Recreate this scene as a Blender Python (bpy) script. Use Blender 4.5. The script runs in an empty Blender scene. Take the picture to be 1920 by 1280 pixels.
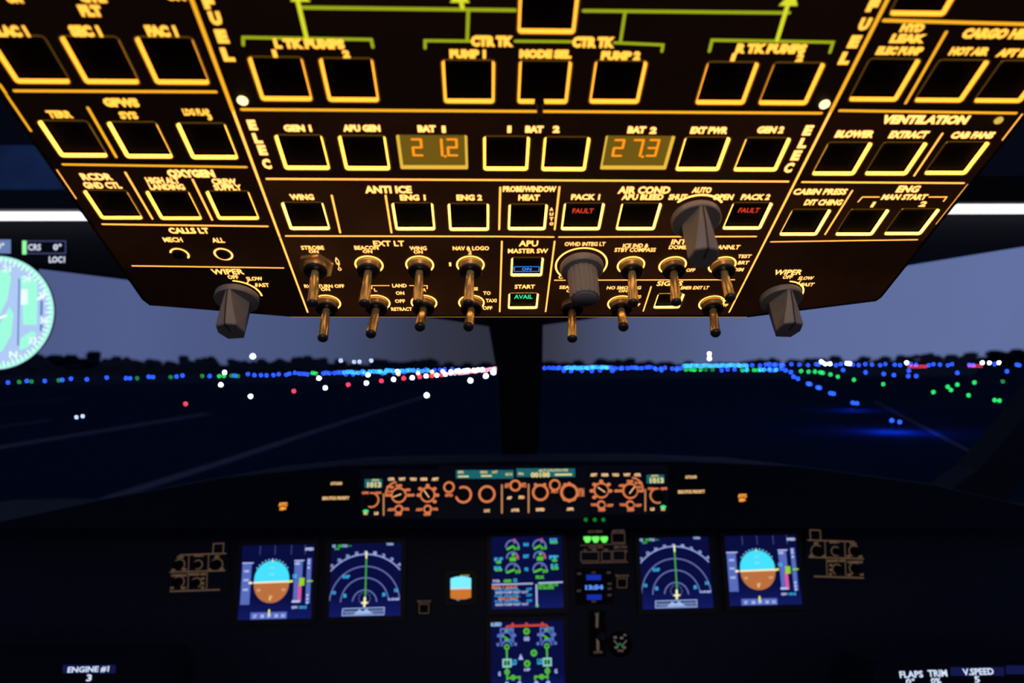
import bpy, bmesh, math, random
from mathutils import Vector, Matrix
random.seed(7)
R = math.radians
FPX = 1300.0                         # focal length in pixels of the 1920 wide frame
SC = bpy.context.scene
COL = SC.collection

# ------------------------------------------------------------------ camera frame
CAM = Vector((0.0, 0.0, 5.2))        # eye height above the tarmac
_s = -0.0073
_x = Vector((1.0, _s, (53 - 50 * _s) / 1300)).normalized()   # cockpit right, seen in the lens frame (right, down, forward)
_y = Vector((-53.0, 50.0, 1300.0)).normalized()              # cockpit forward
_z = _x.cross(_y).normalized()                               # up
def world_dir(v): return Vector((v.dot(_x), v.dot(_y), v.dot(_z)))
def ray(px, py): return world_dir(Vector(((px - 960) / FPX, (py - 640) / FPX, 1.0)))
def at_depth(px, py, d): return CAM + ray(px, py) * d
def at_forward(px, py, Y):
    r = ray(px, py); return CAM + r * (Y / r.y)
def on_ground(px, py, h=0.0):
    r = ray(px, py); return CAM + r * ((h - CAM.z) / r.z)

cam_d = bpy.data.cameras.new('camera'); cam = bpy.data.objects.new('camera', cam_d); COL.objects.link(cam)
right, down, fwd = world_dir(Vector((1, 0, 0))), world_dir(Vector((0, 1, 0))), world_dir(Vector((0, 0, 1)))
m = Matrix.Identity(4)
for i in range(3):
    m[i][0], m[i][1], m[i][2], m[i][3] = right[i], -down[i], -fwd[i], CAM[i]
cam.matrix_world = m
cam_d.sensor_width = 36; cam_d.lens = FPX / 1920 * 36
cam_d.clip_start = 0.02; cam_d.clip_end = 6000
cam_d.dof.use_dof = True
cam_d.dof.focus_distance = 0.52
cam_d.dof.aperture_fstop = cam_d.lens / 3.5
SC.camera = cam

# ------------------------------------------------------------------ materials
def principled(name, color, rough=0.5, metal=0.0, spec=0.5, noise=0.0, scale=200.0, bump=0.0, coat=0.0):
    mt = bpy.data.materials.new(name); mt.use_nodes = True
    nt = mt.node_tree; b = nt.nodes['Principled BSDF']
    b.inputs['Base Color'].default_value = (*color, 1); b.inputs['Roughness'].default_value = rough
    b.inputs['Metallic'].default_value = metal; b.inputs['Specular IOR Level'].default_value = spec
    b.inputs['Coat Weight'].default_value = coat
    if noise or bump:
        tc = nt.nodes.new('ShaderNodeTexCoord'); n = nt.nodes.new('ShaderNodeTexNoise')
        n.inputs['Scale'].default_value = scale; n.inputs['Detail'].default_value = 4
        nt.links.new(tc.outputs['Object'], n.inputs['Vector'])
        if noise:
            mx = nt.nodes.new('ShaderNodeMix'); mx.data_type = 'RGBA'
            mx.inputs['A'].default_value = (*[c * (1 - noise) for c in color], 1)
            mx.inputs['B'].default_value = (*[min(1, c * (1 + noise)) for c in color], 1)
            nt.links.new(n.outputs['Fac'], mx.inputs['Factor']); nt.links.new(mx.outputs['Result'], b.inputs['Base Color'])
        if bump:
            bp = nt.nodes.new('ShaderNodeBump'); bp.inputs['Strength'].default_value = bump; bp.inputs['Distance'].default_value = 0.0005
            nt.links.new(n.outputs['Fac'], bp.inputs['Height']); nt.links.new(bp.outputs['Normal'], b.inputs['Normal'])
    return mt
def emis(name, color, strength=1.0):
    mt = bpy.data.materials.new(name); mt.use_nodes = True
    nt = mt.node_tree; nt.nodes.clear()
    e = nt.nodes.new('ShaderNodeEmission'); o = nt.nodes.new('ShaderNodeOutputMaterial')
    e.inputs['Color'].default_value = (*color, 1); e.inputs['Strength'].default_value = strength
    nt.links.new(e.outputs[0], o.inputs[0])
    return mt
def lin(r, g, b):
    f = lambda c: c / 12.92 if c <= 0.04045 else ((c + 0.055) / 1.055) ** 2.4
    return (f(r / 255), f(g / 255), f(b / 255))
_em = {}
def glow(r, g, b, k=1.0):
    key = (r, g, b, k)
    if key not in _em: _em[key] = emis('lit_%d_%d_%d' % (r, g, b), lin(r, g, b), k)
    return _em[key]

M = {}
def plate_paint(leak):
    # black painted light plate; its brown leak glow is painted in as emission, level picked per panel
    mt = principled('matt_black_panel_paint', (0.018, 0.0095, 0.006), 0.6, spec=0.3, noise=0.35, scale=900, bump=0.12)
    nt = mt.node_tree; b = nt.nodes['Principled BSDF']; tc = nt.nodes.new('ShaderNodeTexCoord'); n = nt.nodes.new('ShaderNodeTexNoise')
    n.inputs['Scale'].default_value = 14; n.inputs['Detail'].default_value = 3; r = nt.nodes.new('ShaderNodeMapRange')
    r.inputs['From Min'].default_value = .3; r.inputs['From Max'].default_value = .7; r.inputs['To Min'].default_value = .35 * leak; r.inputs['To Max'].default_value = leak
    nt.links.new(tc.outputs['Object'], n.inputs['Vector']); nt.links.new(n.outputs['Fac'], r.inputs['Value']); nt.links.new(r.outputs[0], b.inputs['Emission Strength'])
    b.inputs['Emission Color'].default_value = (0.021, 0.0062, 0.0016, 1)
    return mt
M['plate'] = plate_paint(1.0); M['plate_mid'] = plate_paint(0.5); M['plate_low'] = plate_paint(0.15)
M['console'] = principled('dark_console_paint', (0.006, 0.006, 0.009), 0.6, spec=0.3, noise=0.3, scale=300)
M['cap'] = principled('black_button_plastic', (0.002, 0.002, 0.0025), 0.4, spec=0.1)
M['black'] = principled('black_trim_plastic', (0.0018, 0.0050, 0.0170), 0.6, spec=0.25, noise=0.3, scale=80)
M['navy'] = principled('dark_navy_trim', (0.0022, 0.0048, 0.0115), 0.7, spec=0.2, noise=0.3, scale=20)
M['post'] = principled('black_window_post', (0.003, 0.003, 0.004), 0.8, spec=0.1)
M['chrome'] = principled('gold_tinted_chrome', (1.0, 0.80, 0.42), 0.2, metal=0.78, noise=0.05, scale=400)  # chrome; the gold panel glow it reflects is tinted into its colour
M['steel'] = principled('gold_tinted_steel', (0.90, 0.62, 0.26), 0.28, metal=0.75, noise=0.1, scale=500)  # threaded steel, gold light from the panel likewise put into its colour
M['nut'] = principled('blackened_nut_and_shaded_tip', (0.035, 0.035, 0.05), 0.35, metal=0.6)
M['knob'] = principled('grey_knob_plastic', (0.185, 0.185, 0.21), 0.5, spec=0.4, noise=0.08, scale=600, bump=0.05)
M['groove'] = principled('dark_groove', (0.02, 0.018, 0.02), 0.7)
M['bezel'] = principled('display_bezel', (0.004, 0.004, 0.006), 0.5, spec=0.3)
M['glare'] = principled('glareshield_leather', (0.0013, 0.0034, 0.0110), 0.85, spec=0.15, noise=0.3, scale=150)
M['floor'] = principled('cockpit_floor', (0.006, 0.007, 0.010), 0.9)
M['gold_text'] = emis('gold_backlit_lettering', (2.5, 1.10, 0.27))
M['deep_text'] = emis('deep_gold_backlit_lettering', (1.7, 0.78, 0.085))
M['gold_line'] = emis('gold_backlit_line', (2.3, 0.88, 0.14))
M['ring_line'] = emis('gold_lit_ring', (3.6, 1.6, 0.30))
M['deep_line'] = emis('deep_gold_backlit_line', (1.15, 0.50, 0.022))
M['gold_wall'] = emis('gold_lit_frame', (6.2, 3.0, 0.48))
M['mid_wall'] = emis('mid_gold_lit_frame', (4.8, 2.0, 0.22))
M['deep_wall'] = emis('deep_gold_lit_frame', (2.4, 0.80, 0.06))
M['gold_dim'] = emis('dim_lit_rim', (0.115, 0.055, 0.006))
M['gold_edge'] = emis('dim_lit_edge', (0.42, 0.22, 0.045))
M['green_line'] = emis('green_flow_line', (0.36, 0.42, 0.012))
M['green_hot'] = emis('green_flow_line_bright', (0.72, 0.75, 0.03))
M['amber_disp'] = emis('amber_display_glass', (0.16, 0.095, 0.008))
M['amber_dig'] = emis('amber_display_digits', (1.3, 0.36, 0.012))
M['red'] = emis('red_legend', (0.75, 0.055, 0.02))
M['blue'] = emis('blue_legend', (0.05, 0.35, 1.4))
M['green'] = emis('green_legend', (0.03, 0.95, 0.36))
M['lamp'] = emis('white_lit_fastener', (2.2, 1.7, 0.75))  # fastener heads; the light they catch is put in as emission
M['copper'] = glow(226, 126, 78, 0.95)
M['peach'] = glow(250, 200, 140, 0.95)
M['teal'] = glow(28, 104, 112, 0.9)
M['cream'] = glow(226, 214, 140, 1.0)

# ------------------------------------------------------------------ mesh builder
_tc = {}
def glyphs(s, bold=0.03):
    key = (s, bold)
    if key in _tc: return _tc[key]
    c = bpy.data.curves.new('lettering', 'FONT'); c.body = s; c.size = 1; c.align_x = 'CENTER'; c.offset = bold; c.resolution_u = 2
    o = bpy.data.objects.new('lettering', c); COL.objects.link(o)
    dg = bpy.context.evaluated_depsgraph_get(); me = o.evaluated_get(dg).to_mesh()
    v = [(p.co.x, p.co.y) for p in me.vertices]; f = [tuple(p.vertices) for p in me.polygons]
    nz = [p.normal.z for p in me.polygons]
    f = [q if n >= 0 else q[::-1] for q, n in zip(f, nz)]
    o.to_mesh_clear(); bpy.data.objects.remove(o); bpy.data.curves.remove(c)
    x0, x1 = min(p[0] for p in v), max(p[0] for p in v); y0, y1 = min(p[1] for p in v), max(p[1] for p in v)
    _tc[key] = ([((p[0] - x0) / (x1 - x0) - .5, (p[1] - y0) / (y1 - y0) - .5) for p in v], f)
    return _tc[key]

class MB:
    def __init__(self): self.v = []; self.f = []
    def add(self, vs, fs):
        b = len(self.v); self.v += [tuple(p) for p in vs]; self.f += [tuple(b + i for i in q) for q in fs]
    def text(self, s, cx, cy, w, h, z, bold=0.03):
        v, f = glyphs(s, bold); self.add([(cx + p[0] * w, cy + p[1] * h, z) for p in v], f)
    def poly(self, pts, z):
        self.add([(p[0], p[1], z) for p in pts], [tuple(range(len(pts)))])
    def rect(self, x0, y0, x1, y1, z): self.poly([(x0, y0), (x1, y0), (x1, y1), (x0, y1)], z)
    def prism(self, pts, z0, z1):
        n = len(pts)
        self.add([(p[0], p[1], z0) for p in pts] + [(p[0], p[1], z1) for p in pts],
                 [tuple(range(n))[::-1], tuple(range(n, 2 * n))] + [(i, (i + 1) % n, n + (i + 1) % n, n + i) for i in range(n)])
    def stroke(self, pts, w, z, caps=True, closed=False):
        pts = [Vector((p[0], p[1])) for p in pts]
        n = len(pts); L = []; Rr = []
        for i, p in enumerate(pts):
            a = pts[i - 1] if (i > 0 or closed) else p; b = pts[(i + 1) % n] if (i < n - 1 or closed) else p
            d1 = (p - a); d2 = (b - p)
            if d1.length < 1e-9: d1 = d2
            if d2.length < 1e-9: d2 = d1
            d1 = d1.normalized(); d2 = d2.normalized(); t = (d1 + d2)
            t = t.normalized() if t.length > 1e-6 else d1
            nn = Vector((-t.y, t.x)); k = 1 / max(0.5, nn.dot(Vector((-d1.y, d1.x))))
            L.append(p + nn * (w / 2 * k)); Rr.append(p - nn * (w / 2 * k))
        vs = [(p.x, p.y, z) for p in L] + [(p.x, p.y, z) for p in Rr]
        rng = range(n if closed else n - 1)
        self.add(vs, [(n + i, n + (i + 1) % n, (i + 1) % n, i) for i in rng])
        if caps and not closed:
            for e in (0, n - 1): self.disc(pts[e].x, pts[e].y, w / 2, z + 1e-6, 10)
    def disc(self, cx, cy, r, z, n=24, ry=None):
        ry = ry or r
        self.poly([(cx + r * math.cos(2 * math.pi * i / n), cy + ry * math.sin(2 * math.pi * i / n)) for i in range(n)], z)
    def arc(self, cx, cy, r, a0, a1, w, z, n=40):
        full = abs(a1 - a0) >= 359.9
        k = n if full else n + 1
        self.stroke([(cx + r * math.cos(R(a0 + (a1 - a0) * i / n)), cy + r * math.sin(R(a0 + (a1 - a0) * i / n))) for i in range(k)], w, z, closed=full)
    def lathe(self, base, axis, prof, n=24, flute=None):
        axis = Vector(axis).normalized(); base = Vector(base)
        u = axis.orthogonal().normalized(); w = axis.cross(u)
        vs = []; fs = []
        for (r, h) in prof:
            for i in range(n):
                a = 2 * math.pi * i / n; rr = r * (flute(i) if flute and r > 1e-6 else 1)
                vs.append(base + axis * h + u * (rr * math.cos(a)) + w * (rr * math.sin(a)))
        for j in range(len(prof) - 1):
            for i in range(n):
                fs.append((j * n + i, j * n + (i + 1) % n, (j + 1) * n + (i + 1) % n, (j + 1) * n + i))
        fs.append(tuple(range(n))[::-1]); k = (len(prof) - 1) * n; fs.append(tuple(range(k, k + n)))
        self.add(vs, fs)
    def loft(self, secs):
        n = len(secs[0]); vs = [p for s_ in secs for p in s_]; fs = []
        for j in range(len(secs) - 1):
            for i in range(n): fs.append((j * n + i, j * n + (i + 1) % n, (j + 1) * n + (i + 1) % n, (j + 1) * n + i))
        fs.append(tuple(range(n))[::-1]); k = (len(secs) - 1) * n; fs.append(tuple(range(k, k + n)))
        self.add(vs, fs)
    def build(self, name, mat, parent=None, off=None, smooth=False):
        me = bpy.data.meshes.new(name)
        o3 = Vector(off) if off else Vector((0, 0, 0))
        me.from_pydata([Vector(p) - o3 for p in self.v], [], self.f)
        if smooth:
            me.polygons.foreach_set('use_smooth', [True] * len(me.polygons)); me.set_sharp_from_angle(angle=R(40))
        me.materials.append(mat); me.update()
        o = bpy.data.objects.new(name, me); COL.objects.link(o)
        if parent: o.parent = parent
        return o

def tag(o, label=None, cat=None, group=None, kind=None):
    if label: o['label'] = label
    if cat: o['category'] = cat
    if group: o['group'] = group
    if kind: o['kind'] = kind
    return o
def structure(o): o['kind'] = 'structure'; return o

class Board:
    """a flat face in the cockpit: local x right, y up along it, z out of it towards the seats"""
    def __init__(self, origin, ey, ez):
        self.o = Vector(origin); self.ex = Vector((1, 0, 0)); self.ey = Vector(ey).normalized(); self.ez = Vector(ez).normalized()
        self.m = Matrix.Identity(4)
        for i in range(3): self.m[i][0], self.m[i][1], self.m[i][2], self.m[i][3] = self.ex[i], self.ey[i], self.ez[i], self.o[i]
        d = CAM - self.o; self.cam = Vector((d.dot(self.ex), d.dot(self.ey), d.dot(self.ez)))
    def ldir(self, px, py):
        r = ray(px, py); return Vector((r.dot(self.ex), r.dot(self.ey), r.dot(self.ez)))
    def p(self, px, py, h=0.0):
        d = self.ldir(px, py); t = (h - self.cam.z) / d.z; q = self.cam + d * t
        return (q.x, q.y)
    def scale(self, px, py):
        a = Vector(self.p(px - 1, py)); b = Vector(self.p(px + 1, py)); c = Vector(self.p(px, py - 1)); d = Vector(self.p(px, py + 1))
        return (b - a).length / 2, abs(d.y - c.y) / 2
    def root(self, name, px, py, label, cat, group=None):
        x, y = self.p(px, py)
        o = bpy.data.objects.new(name, None); COL.objects.link(o); o.empty_display_size = 0.02
        o.matrix_world = self.m @ Matrix.Translation((x, y, 0))
        tag(o, label, cat, group); o_off = (x, y, 0)
        return o, o_off

# ================================================================== OVERHEAD
vd = ray(911, 1485); ang = math.atan2(-vd.z, vd.y)
OV = Board(at_depth(945, 442, 0.40), (0, -math.cos(ang), math.sin(ang)), (0, -math.sin(ang), -math.cos(ang)))
VX, VY = 911.0, 1485.0
def ex(k, y): return VX + k * (VY - y)
KL, Kl, Kr, KR = -0.6936, -0.3711, 0.5067, 0.795
MM = 0.001

def rrect(cx, cy, w, h, r, n=4):
    r = min(r, w / 2 * .98, h / 2 * .98)
    pts = []
    for (sx, sy, a) in ((1, -1, -90), (1, 1, 0), (-1, 1, 90), (-1, -1, 180)):
        for i in range(n + 1):
            t = R(a + 90 * i / n); pts.append((cx + sx * (w / 2 - r) + r * math.cos(t), cy + sy * (h / 2 - r) + r * math.sin(t)))
    return pts

def plate_mesh(name, outline, holes, parent, off, mat, z=0.0):
    bm = bmesh.new(); edges = []
    for loop in [outline] + holes:
        vs = [bm.verts.new((p[0] - off[0], p[1] - off[1], z)) for p in loop]
        for i in range(len(vs)): edges.append(bm.edges.new((vs[i], vs[(i + 1) % len(vs)])))
    bmesh.ops.triangle_fill(bm, edges=edges, use_beauty=True, use_dissolve=False)
    for f in bm.faces:
        f.normal_update()
        if f.normal.z < 0: f.normal_flip()
    # turn the outer edges back, so the plate has thickness
    n = len(outline); b = [bm.verts.new((p[0] - off[0], p[1] - off[1], z - 0.0045)) for p in outline]
    bm.verts.ensure_lookup_table()
    for i in range(n):
        j = (i + 1) % n
        bm.faces.new((bm.verts[i], bm.verts[j], b[j], b[i]))
    me = bpy.data.meshes.new(name); bm.to_mesh(me); bm.free(); me.materials.append(mat)
    o = bpy.data.objects.new(name, me); COL.objects.link(o); o.parent = parent
    return o

class Module:
    """one removable panel of the overhead with its lettering, lines, buttons, switches and knobs"""
    def __init__(self, name, label, kl, kr, y0, y1, bottom=None, cat='control panel'):
        yc = max(60, (y0 + y1) / 2); xc = (ex(kl, yc) + ex(kr, yc)) / 2
        self.root, self.off = OV.root(name, xc, yc, label, cat)
        g = 0.6
        px = [(ex(kl, y0) + g, y0 + g), (ex(kr, y0) - g, y0 + g)]
        px += bottom if bottom else [(ex(kr, y1) - g, y1 - g), (ex(kl, y1) + g, y1 - g)]
        self.outline = [OV.p(*q) for q in px]
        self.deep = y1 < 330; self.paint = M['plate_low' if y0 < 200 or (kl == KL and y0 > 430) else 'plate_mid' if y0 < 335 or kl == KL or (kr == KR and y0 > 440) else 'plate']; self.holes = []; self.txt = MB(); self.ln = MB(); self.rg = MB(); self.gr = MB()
    def t(self, s, px, py, w, h, bold=None):
        if bold is None: bold = 0.025 if py > 440 else 0.045 if py > 330 else 0.065 if py > 200 else 0.085
        if s == '1': w = min(w, h * .55)
        sx, sy = OV.scale(px, py); x, y = OV.p(px, py)
        self.txt.text(s, x, y, w * sx, h * sy, 0.00015, bold)
    def line(self, pts, w=1.0, green=False):
        (self.gr if green else self.ln).stroke([OV.p(*q) for q in pts], w * MM * (1.25 if self.deep and not green else 1), 0.0001 if not green else 0.00008)
    def button(self, px, py, w=25.5, h=None, legend=None, lcol='red', ly=0.18, lw=0.5, lh=0.17, box=False, bright=True):
        h = h or w; w *= .945; h *= .915; x, y = OV.p(px, py + (1.6 if py > 60 else 0)); w *= MM; h *= MM
        hole = rrect(x, y, w, h, 2.2 * MM); self.holes.append(hole)
        d = (1.75 if py < 200 else 1.5 if py < 330 else 1.25) * MM; iw = (1.75 if py < 330 else 1.65) * MM
        def ring(mb, i0, z0, i1, z1):
            a = rrect(x, y, w - 2 * i0, h - 2 * i0, max(0.4 * MM, 2.2 * MM - i0)); b = rrect(x, y, w - 2 * i1, h - 2 * i1, max(0.4 * MM, 2.2 * MM - i1)); n = len(a)
            mb.add([(p[0], p[1], z0) for p in a] + [(p[0], p[1], z1) for p in b], [(i, (i + 1) % n, n + (i + 1) % n, n + i) for i in range(n)])
        cap = MB(); ring(cap, iw, -d, iw, -d - 1.2 * MM); ring(cap, iw, -d - 1.2 * MM, 3.0 * MM, -d - 1.2 * MM); ring(cap, 3.0 * MM, -d - 1.2 * MM, 3.3 * MM, -d + 0.2 * MM)
        cap.poly(rrect(x, y, w - 6.6 * MM, h - 6.6 * MM, 0.6 * MM), -d + 0.2 * MM)
        c = cap.build('pushbutton', M['cap'], self.root, self.off)
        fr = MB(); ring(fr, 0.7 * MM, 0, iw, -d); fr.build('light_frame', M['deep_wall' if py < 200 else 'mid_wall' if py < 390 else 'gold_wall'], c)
        rim = MB(); ring(rim, 0, 0.00005, 0.7 * MM, 0.0); rim.build('frame_rim', M['gold_dim'], c)
        for ch in c.children:
            for v in ch.data.vertices: v.co -= Vector(self.off)
        if legend:
            lg = MB(); zz = -d + 0.35 * MM
            lg.text(legend, x, y + ly * h, lw * w, lh * h, zz, 0.02)
            if box: lg.stroke(rrect(x, y + ly * h, w * .74, lh * h * 1.75, 0.3 * MM, 1), 0.45 * MM, zz, closed=True)
            tag(lg.build('legend', M[lcol], c, self.off), '%s illuminated word' % {'red': 'red', 'blue': 'blue boxed', 'green': 'green'}[lcol])
        return c
    def toggle(self, bx, by, tx, ty, L=27.5, ring=(-50, 230), hexnut=False):
        x, y = OV.p(bx, by); o = self.off
        b = MB()
        if hexnut:
            b.prism([(x + 11 * MM * math.cos(R(60 * i + 12)), y + 11 * MM * math.sin(R(60 * i + 12))) for i in range(6)], 0.0, 2.2 * MM)
        prof = [(7.0, 0.0), (7.0, 1.0)]
        for k in range(5): prof += [(6.75, 1.2 + k * .65), (7.0, 1.5 + k * .65)]
        b.lathe((x, y, 0), (0, 0, 1), [(r * MM, h * MM) for r, h in prof], 32)
        part = b.build('toggle_switch', M['steel'], self.root, o, True)
        nut = MB(); nut.lathe((x, y, 4.3 * MM), (0, 0, 1), [(6.9 * MM, 0), (7.1 * MM, .3 * MM), (7.1 * MM, 1.5 * MM), (6.6 * MM, 2.0 * MM), (4.6 * MM, 2.0 * MM), (4.0 * MM, .6 * MM)], 32)
        nut.build('locking_nut', M['nut'], part, o, True)
        base = Vector((x, y, 4.2 * MM)); d = OV.ldir(tx, ty); c0 = OV.cam - base
        A, B, C = d.dot(d), 2 * d.dot(c0), c0.dot(c0) - (L * MM) ** 2; D = B * B - 4 * A * C
        ts = [-B / (2 * A)] if D <= 0 else [(-B - math.sqrt(D)) / (2 * A), (-B + math.sqrt(D)) / (2 * A)]
        tips = [OV.cam + d * t for t in ts]; tip = max(tips, key=lambda q: q.z)
        ax = tip - base; l = ax.length / MM
        lev = MB(); lev.lathe(base, ax, [(2.3 * MM, -1.5 * MM), (2.35 * MM, 2 * MM), (3.25 * MM, (l - 1.5) * MM)], 28)
        lev.build('lever', M['chrome'], part, o, True)
        cp = MB(); cp.lathe(base, ax, [(3.25 * MM, (l - 1.5) * MM), (3.28 * MM, (l - 1.0) * MM), (2.9 * MM, (l - .1) * MM), (2.0 * MM, (l + .6) * MM), (0.8 * MM, (l + .95) * MM)], 28)
        cp.build('lever_tip', M['nut'], part, o, True)  # chrome tip painted dark in place of the darkness it reflects
        if ring:
            rg = MB(); rg.arc(x, y, 8.1 * MM, ring[0], ring[1], 1.0 * MM, 0.0002, 48); rg.build('light_ring', M['ring_line'], part, o)
        return part
    def knob(self, bx, by, ang=0.0, h=27.0, r=13.6):
        """grey rotary selector: round skirt and a tapering pointer grip"""
        x, y = OV.p(bx, by); o = self.off; k = r / 13.6
        b = MB(); b.lathe((x, y, 0), (0, 0, 1), [(q * MM * k, z * MM) for q, z in ((12.6, 0.6), (13.6, 1.4), (13.6, 4.6), (13.1, 5.2), (2, 5.2))], 48)
        part = b.build('rotary_knob', M['knob'], self.root, o, True)
        ca, sa = math.cos(R(ang)), math.sin(R(ang))
        def sec(pts, z): return [(x + (p[0] * ca - p[1] * sa) * MM * k, y + (p[0] * sa + p[1] * ca) * MM * k, z * MM) for p in pts]
        lo = [(0, 13.3), (-1.4, 12.6), (-7.8, -2.0), (-5.0, -10.5), (5.0, -10.5), (7.8, -2.0), (1.4, 12.6)]
        md = [(0, 11.2), (-3.6, 9.9), (-8.0, -2.0), (-5.0, -10.2), (5.0, -10.2), (8.0, -2.0), (3.6, 9.9)]
        hi = [(0, 7.6), (-6.4, 5.8), (-8.3, -2.0), (-5.0, -9.6), (5.0, -9.6), (8.3, -2.0), (6.4, 5.8)]
        tp = [(0, 6.9), (-5.9, 5.1), (-7.7, -2.0), (-4.7, -9.0), (4.7, -9.0), (7.7, -2.0), (5.9, 5.1)]
        g = MB(); g.loft([sec(lo, 5.0), sec(md, 5.0 + (h - 5) * .45), sec(hi, h - .6), sec(tp, h)])
        g.build('pointer_grip', M['knob'], part, o)
        s = MB(); wv = 0.45
        def st(pt, z): return [(x + ((pt[0] + q) * ca - pt[1] * sa) * MM * k, y + ((pt[0] + q) * sa + pt[1] * ca) * MM * k, z * MM) for q in (-wv, wv)]
        rows = [st((0, 13.45), 5.2), st((0, 11.4), 5.0 + (h - 5) * .45), st((0, 7.85), h - .6), st((0, 7.1), h + .12), st((0, -1.5), h + .12)]
        s.add([p for rw in rows for p in rw], [(2 * i, 2 * i + 1, 2 * i + 3, 2 * i + 2) for i in range(len(rows) - 1)])
        s.build('pointer_groove', M['groove'], part, o)
        return part
    def arc_mark(self, bx, by, r, a0, a1, w=1.0):
        x, y = OV.p(bx, by); self.rg.arc(x, y, r * MM, a0, a1, w * MM, 0.00012, 48)
    def finish(self):
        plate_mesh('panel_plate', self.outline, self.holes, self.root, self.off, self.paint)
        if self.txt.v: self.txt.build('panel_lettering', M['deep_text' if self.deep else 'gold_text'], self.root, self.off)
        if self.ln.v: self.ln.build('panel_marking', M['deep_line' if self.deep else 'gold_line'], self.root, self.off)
        if self.rg.v: self.rg.build('dial_marking', M['ring_line'], self.root, self.off)
        if self.gr.v: tag(self.gr.build('flow_diagram_marking', M['green_line'], self.root, self.off), 'green flow lines')

def fastener_dot(mod, px, py, r, mat):  # small dome for a fastener head, its brightness painted by an emissive material
    x, y = OV.p(px, py); b = MB()
    b.lathe((x, y, 0), (0, 0, 1), [(r * MM, 0), (r * MM, .6 * MM), (r * .7 * MM, 1.2 * MM), (r * .2 * MM, 1.4 * MM)], 20)
    b.build('lit_fastener', mat, mod.root, mod.off, True)

TOP = -230
S = M['gold_text']
# ---- captain side column
a = Module('flight_control_panel', 'top black panel with three square buttons beside the fuel panel, under the dark ceiling', KL, Kl, TOP, 175)
for i, (x, y) in enumerate(((55, 112), (189, 113), (325, 114))): a.button(x, y, 26.5)
a.t('ELAC 1', 18, 58, 68, 22); a.t('SEC 1', 160, 58, 58, 22); a.t('FAC 1', 303, 58, 58, 22)
a.t('FLT', 170, 20, 42, 22); a.t('CTL', 172, -6, 50, 22); a.t('ON', 25, -4, 30, 20); a.t('ON', 328, -8, 36, 18)
a.line(((27, 170), (405, 172)), 1.1)
a.line(((ex(KL, 158) + 9, 158), (ex(KL, 174) + 9, 174)), 1.0)
a.finish()
a = Module('ground_proximity_panel', 'black panel with three buttons under gold letters GPWS', KL, Kl, 175, 315)
for x, y in ((138, 260), (264, 262), (390, 264)): a.button(x, y, 25.5)
a.t('GPWS', 227, 192, 66, 17); a.t('TERR', 112, 214, 46, 14); a.t('SYS', 241, 216, 34, 14); a.t('LDG FLAP', 368, 210, 50, 13); a.t('3', 393, 219, 9, 12)
a.line(((165, 202), (218, 294)), 1.1); a.line(((118, 308), (462, 313)), 1.05)
a.line(((ex(KL, 178) + 8, 178), (ex(KL, 245) + 7, 245)), 0.9)
a.finish()
a = Module('oxygen_panel', 'black panel with gold letters OXYGEN and a recorder ground control button', KL, Kl, 315, 426)
for x, y in ((213, 383), (327, 384), (437, 384)): a.button(x, y, 25)
a.t('OXYGEN', 358, 325, 88, 15); a.t('RCDR', 181, 331, 58, 13); a.t('GND CTL', 192, 347, 70, 12)
a.t('HIGH ALT', 305, 338, 62, 12); a.t('LANDING', 313, 350, 66, 11); a.t('CREW', 420, 340, 46, 11); a.t('SUPPLY', 427, 351, 52, 11)
a.line(((235, 323), (286, 410)), 1.0); a.line(((361, 336), (398, 412)), 1.0); a.line(((192, 420), (502, 424)), 1.0)
a.line(((ex(KL, 318) + 5, 318), (ex(KL, 372) + 4, 372)), 0.5)
a.finish()
a = Module('calls_panel', 'black panel with gold letters CALLS LT and two small round buttons', KL, Kl, 426, 502)
a.t('CALLS LT', 354, 432, 75, 11); a.t('MECH', 324, 449, 35, 9); a.t('ALL', 409, 450, 23, 9)
for (x, y, a0, a1) in ((337, 476, -40, 160), (419, 476, 0, 360)):
    X, Y = OV.p(x, y); b = MB(); b.lathe((X, Y, 0), (0, 0, 1), [(3.6 * MM, 0), (3.6 * MM, 1.2 * MM), (3.0 * MM, 1.6 * MM), (2.2 * MM, 1.2 * MM)], 24)
    c = b.build('call_button', M['cap'], a.root, a.off, True)
    rg = MB(); rg.arc(X, Y, 4.9 * MM, a0, a1, 1.1 * MM, 0.0002, 36); rg.build('light_ring', M['gold_text'], c, a.off)
a.line(((248, 498), (532, 502)), 0.85); a.finish()
BL = [(560, 591), (300, 571), (284, 569), (272, 560)]
a = Module('wiper_panel', 'bottom corner panel with wiper knob beside the STROBE switch', KL, Kl, 502, 570, [(ex(Kl, 592), 591)] + BL)
a.knob(446, 553, 6); a.arc_mark(446, 553, 14.8, -2, 84, 1.0)
a.t('WIPER', 427, 509, 60, 10); a.t('OFF', 437, 519, 20, 7); a.t('SLOW', 477, 522, 30, 7); a.t('FAST', 492, 534, 25, 7)
a.line(((463, 531), (467, 525)), .7); a.line(((478, 536), (483, 534)), .7); a.finish()

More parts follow.
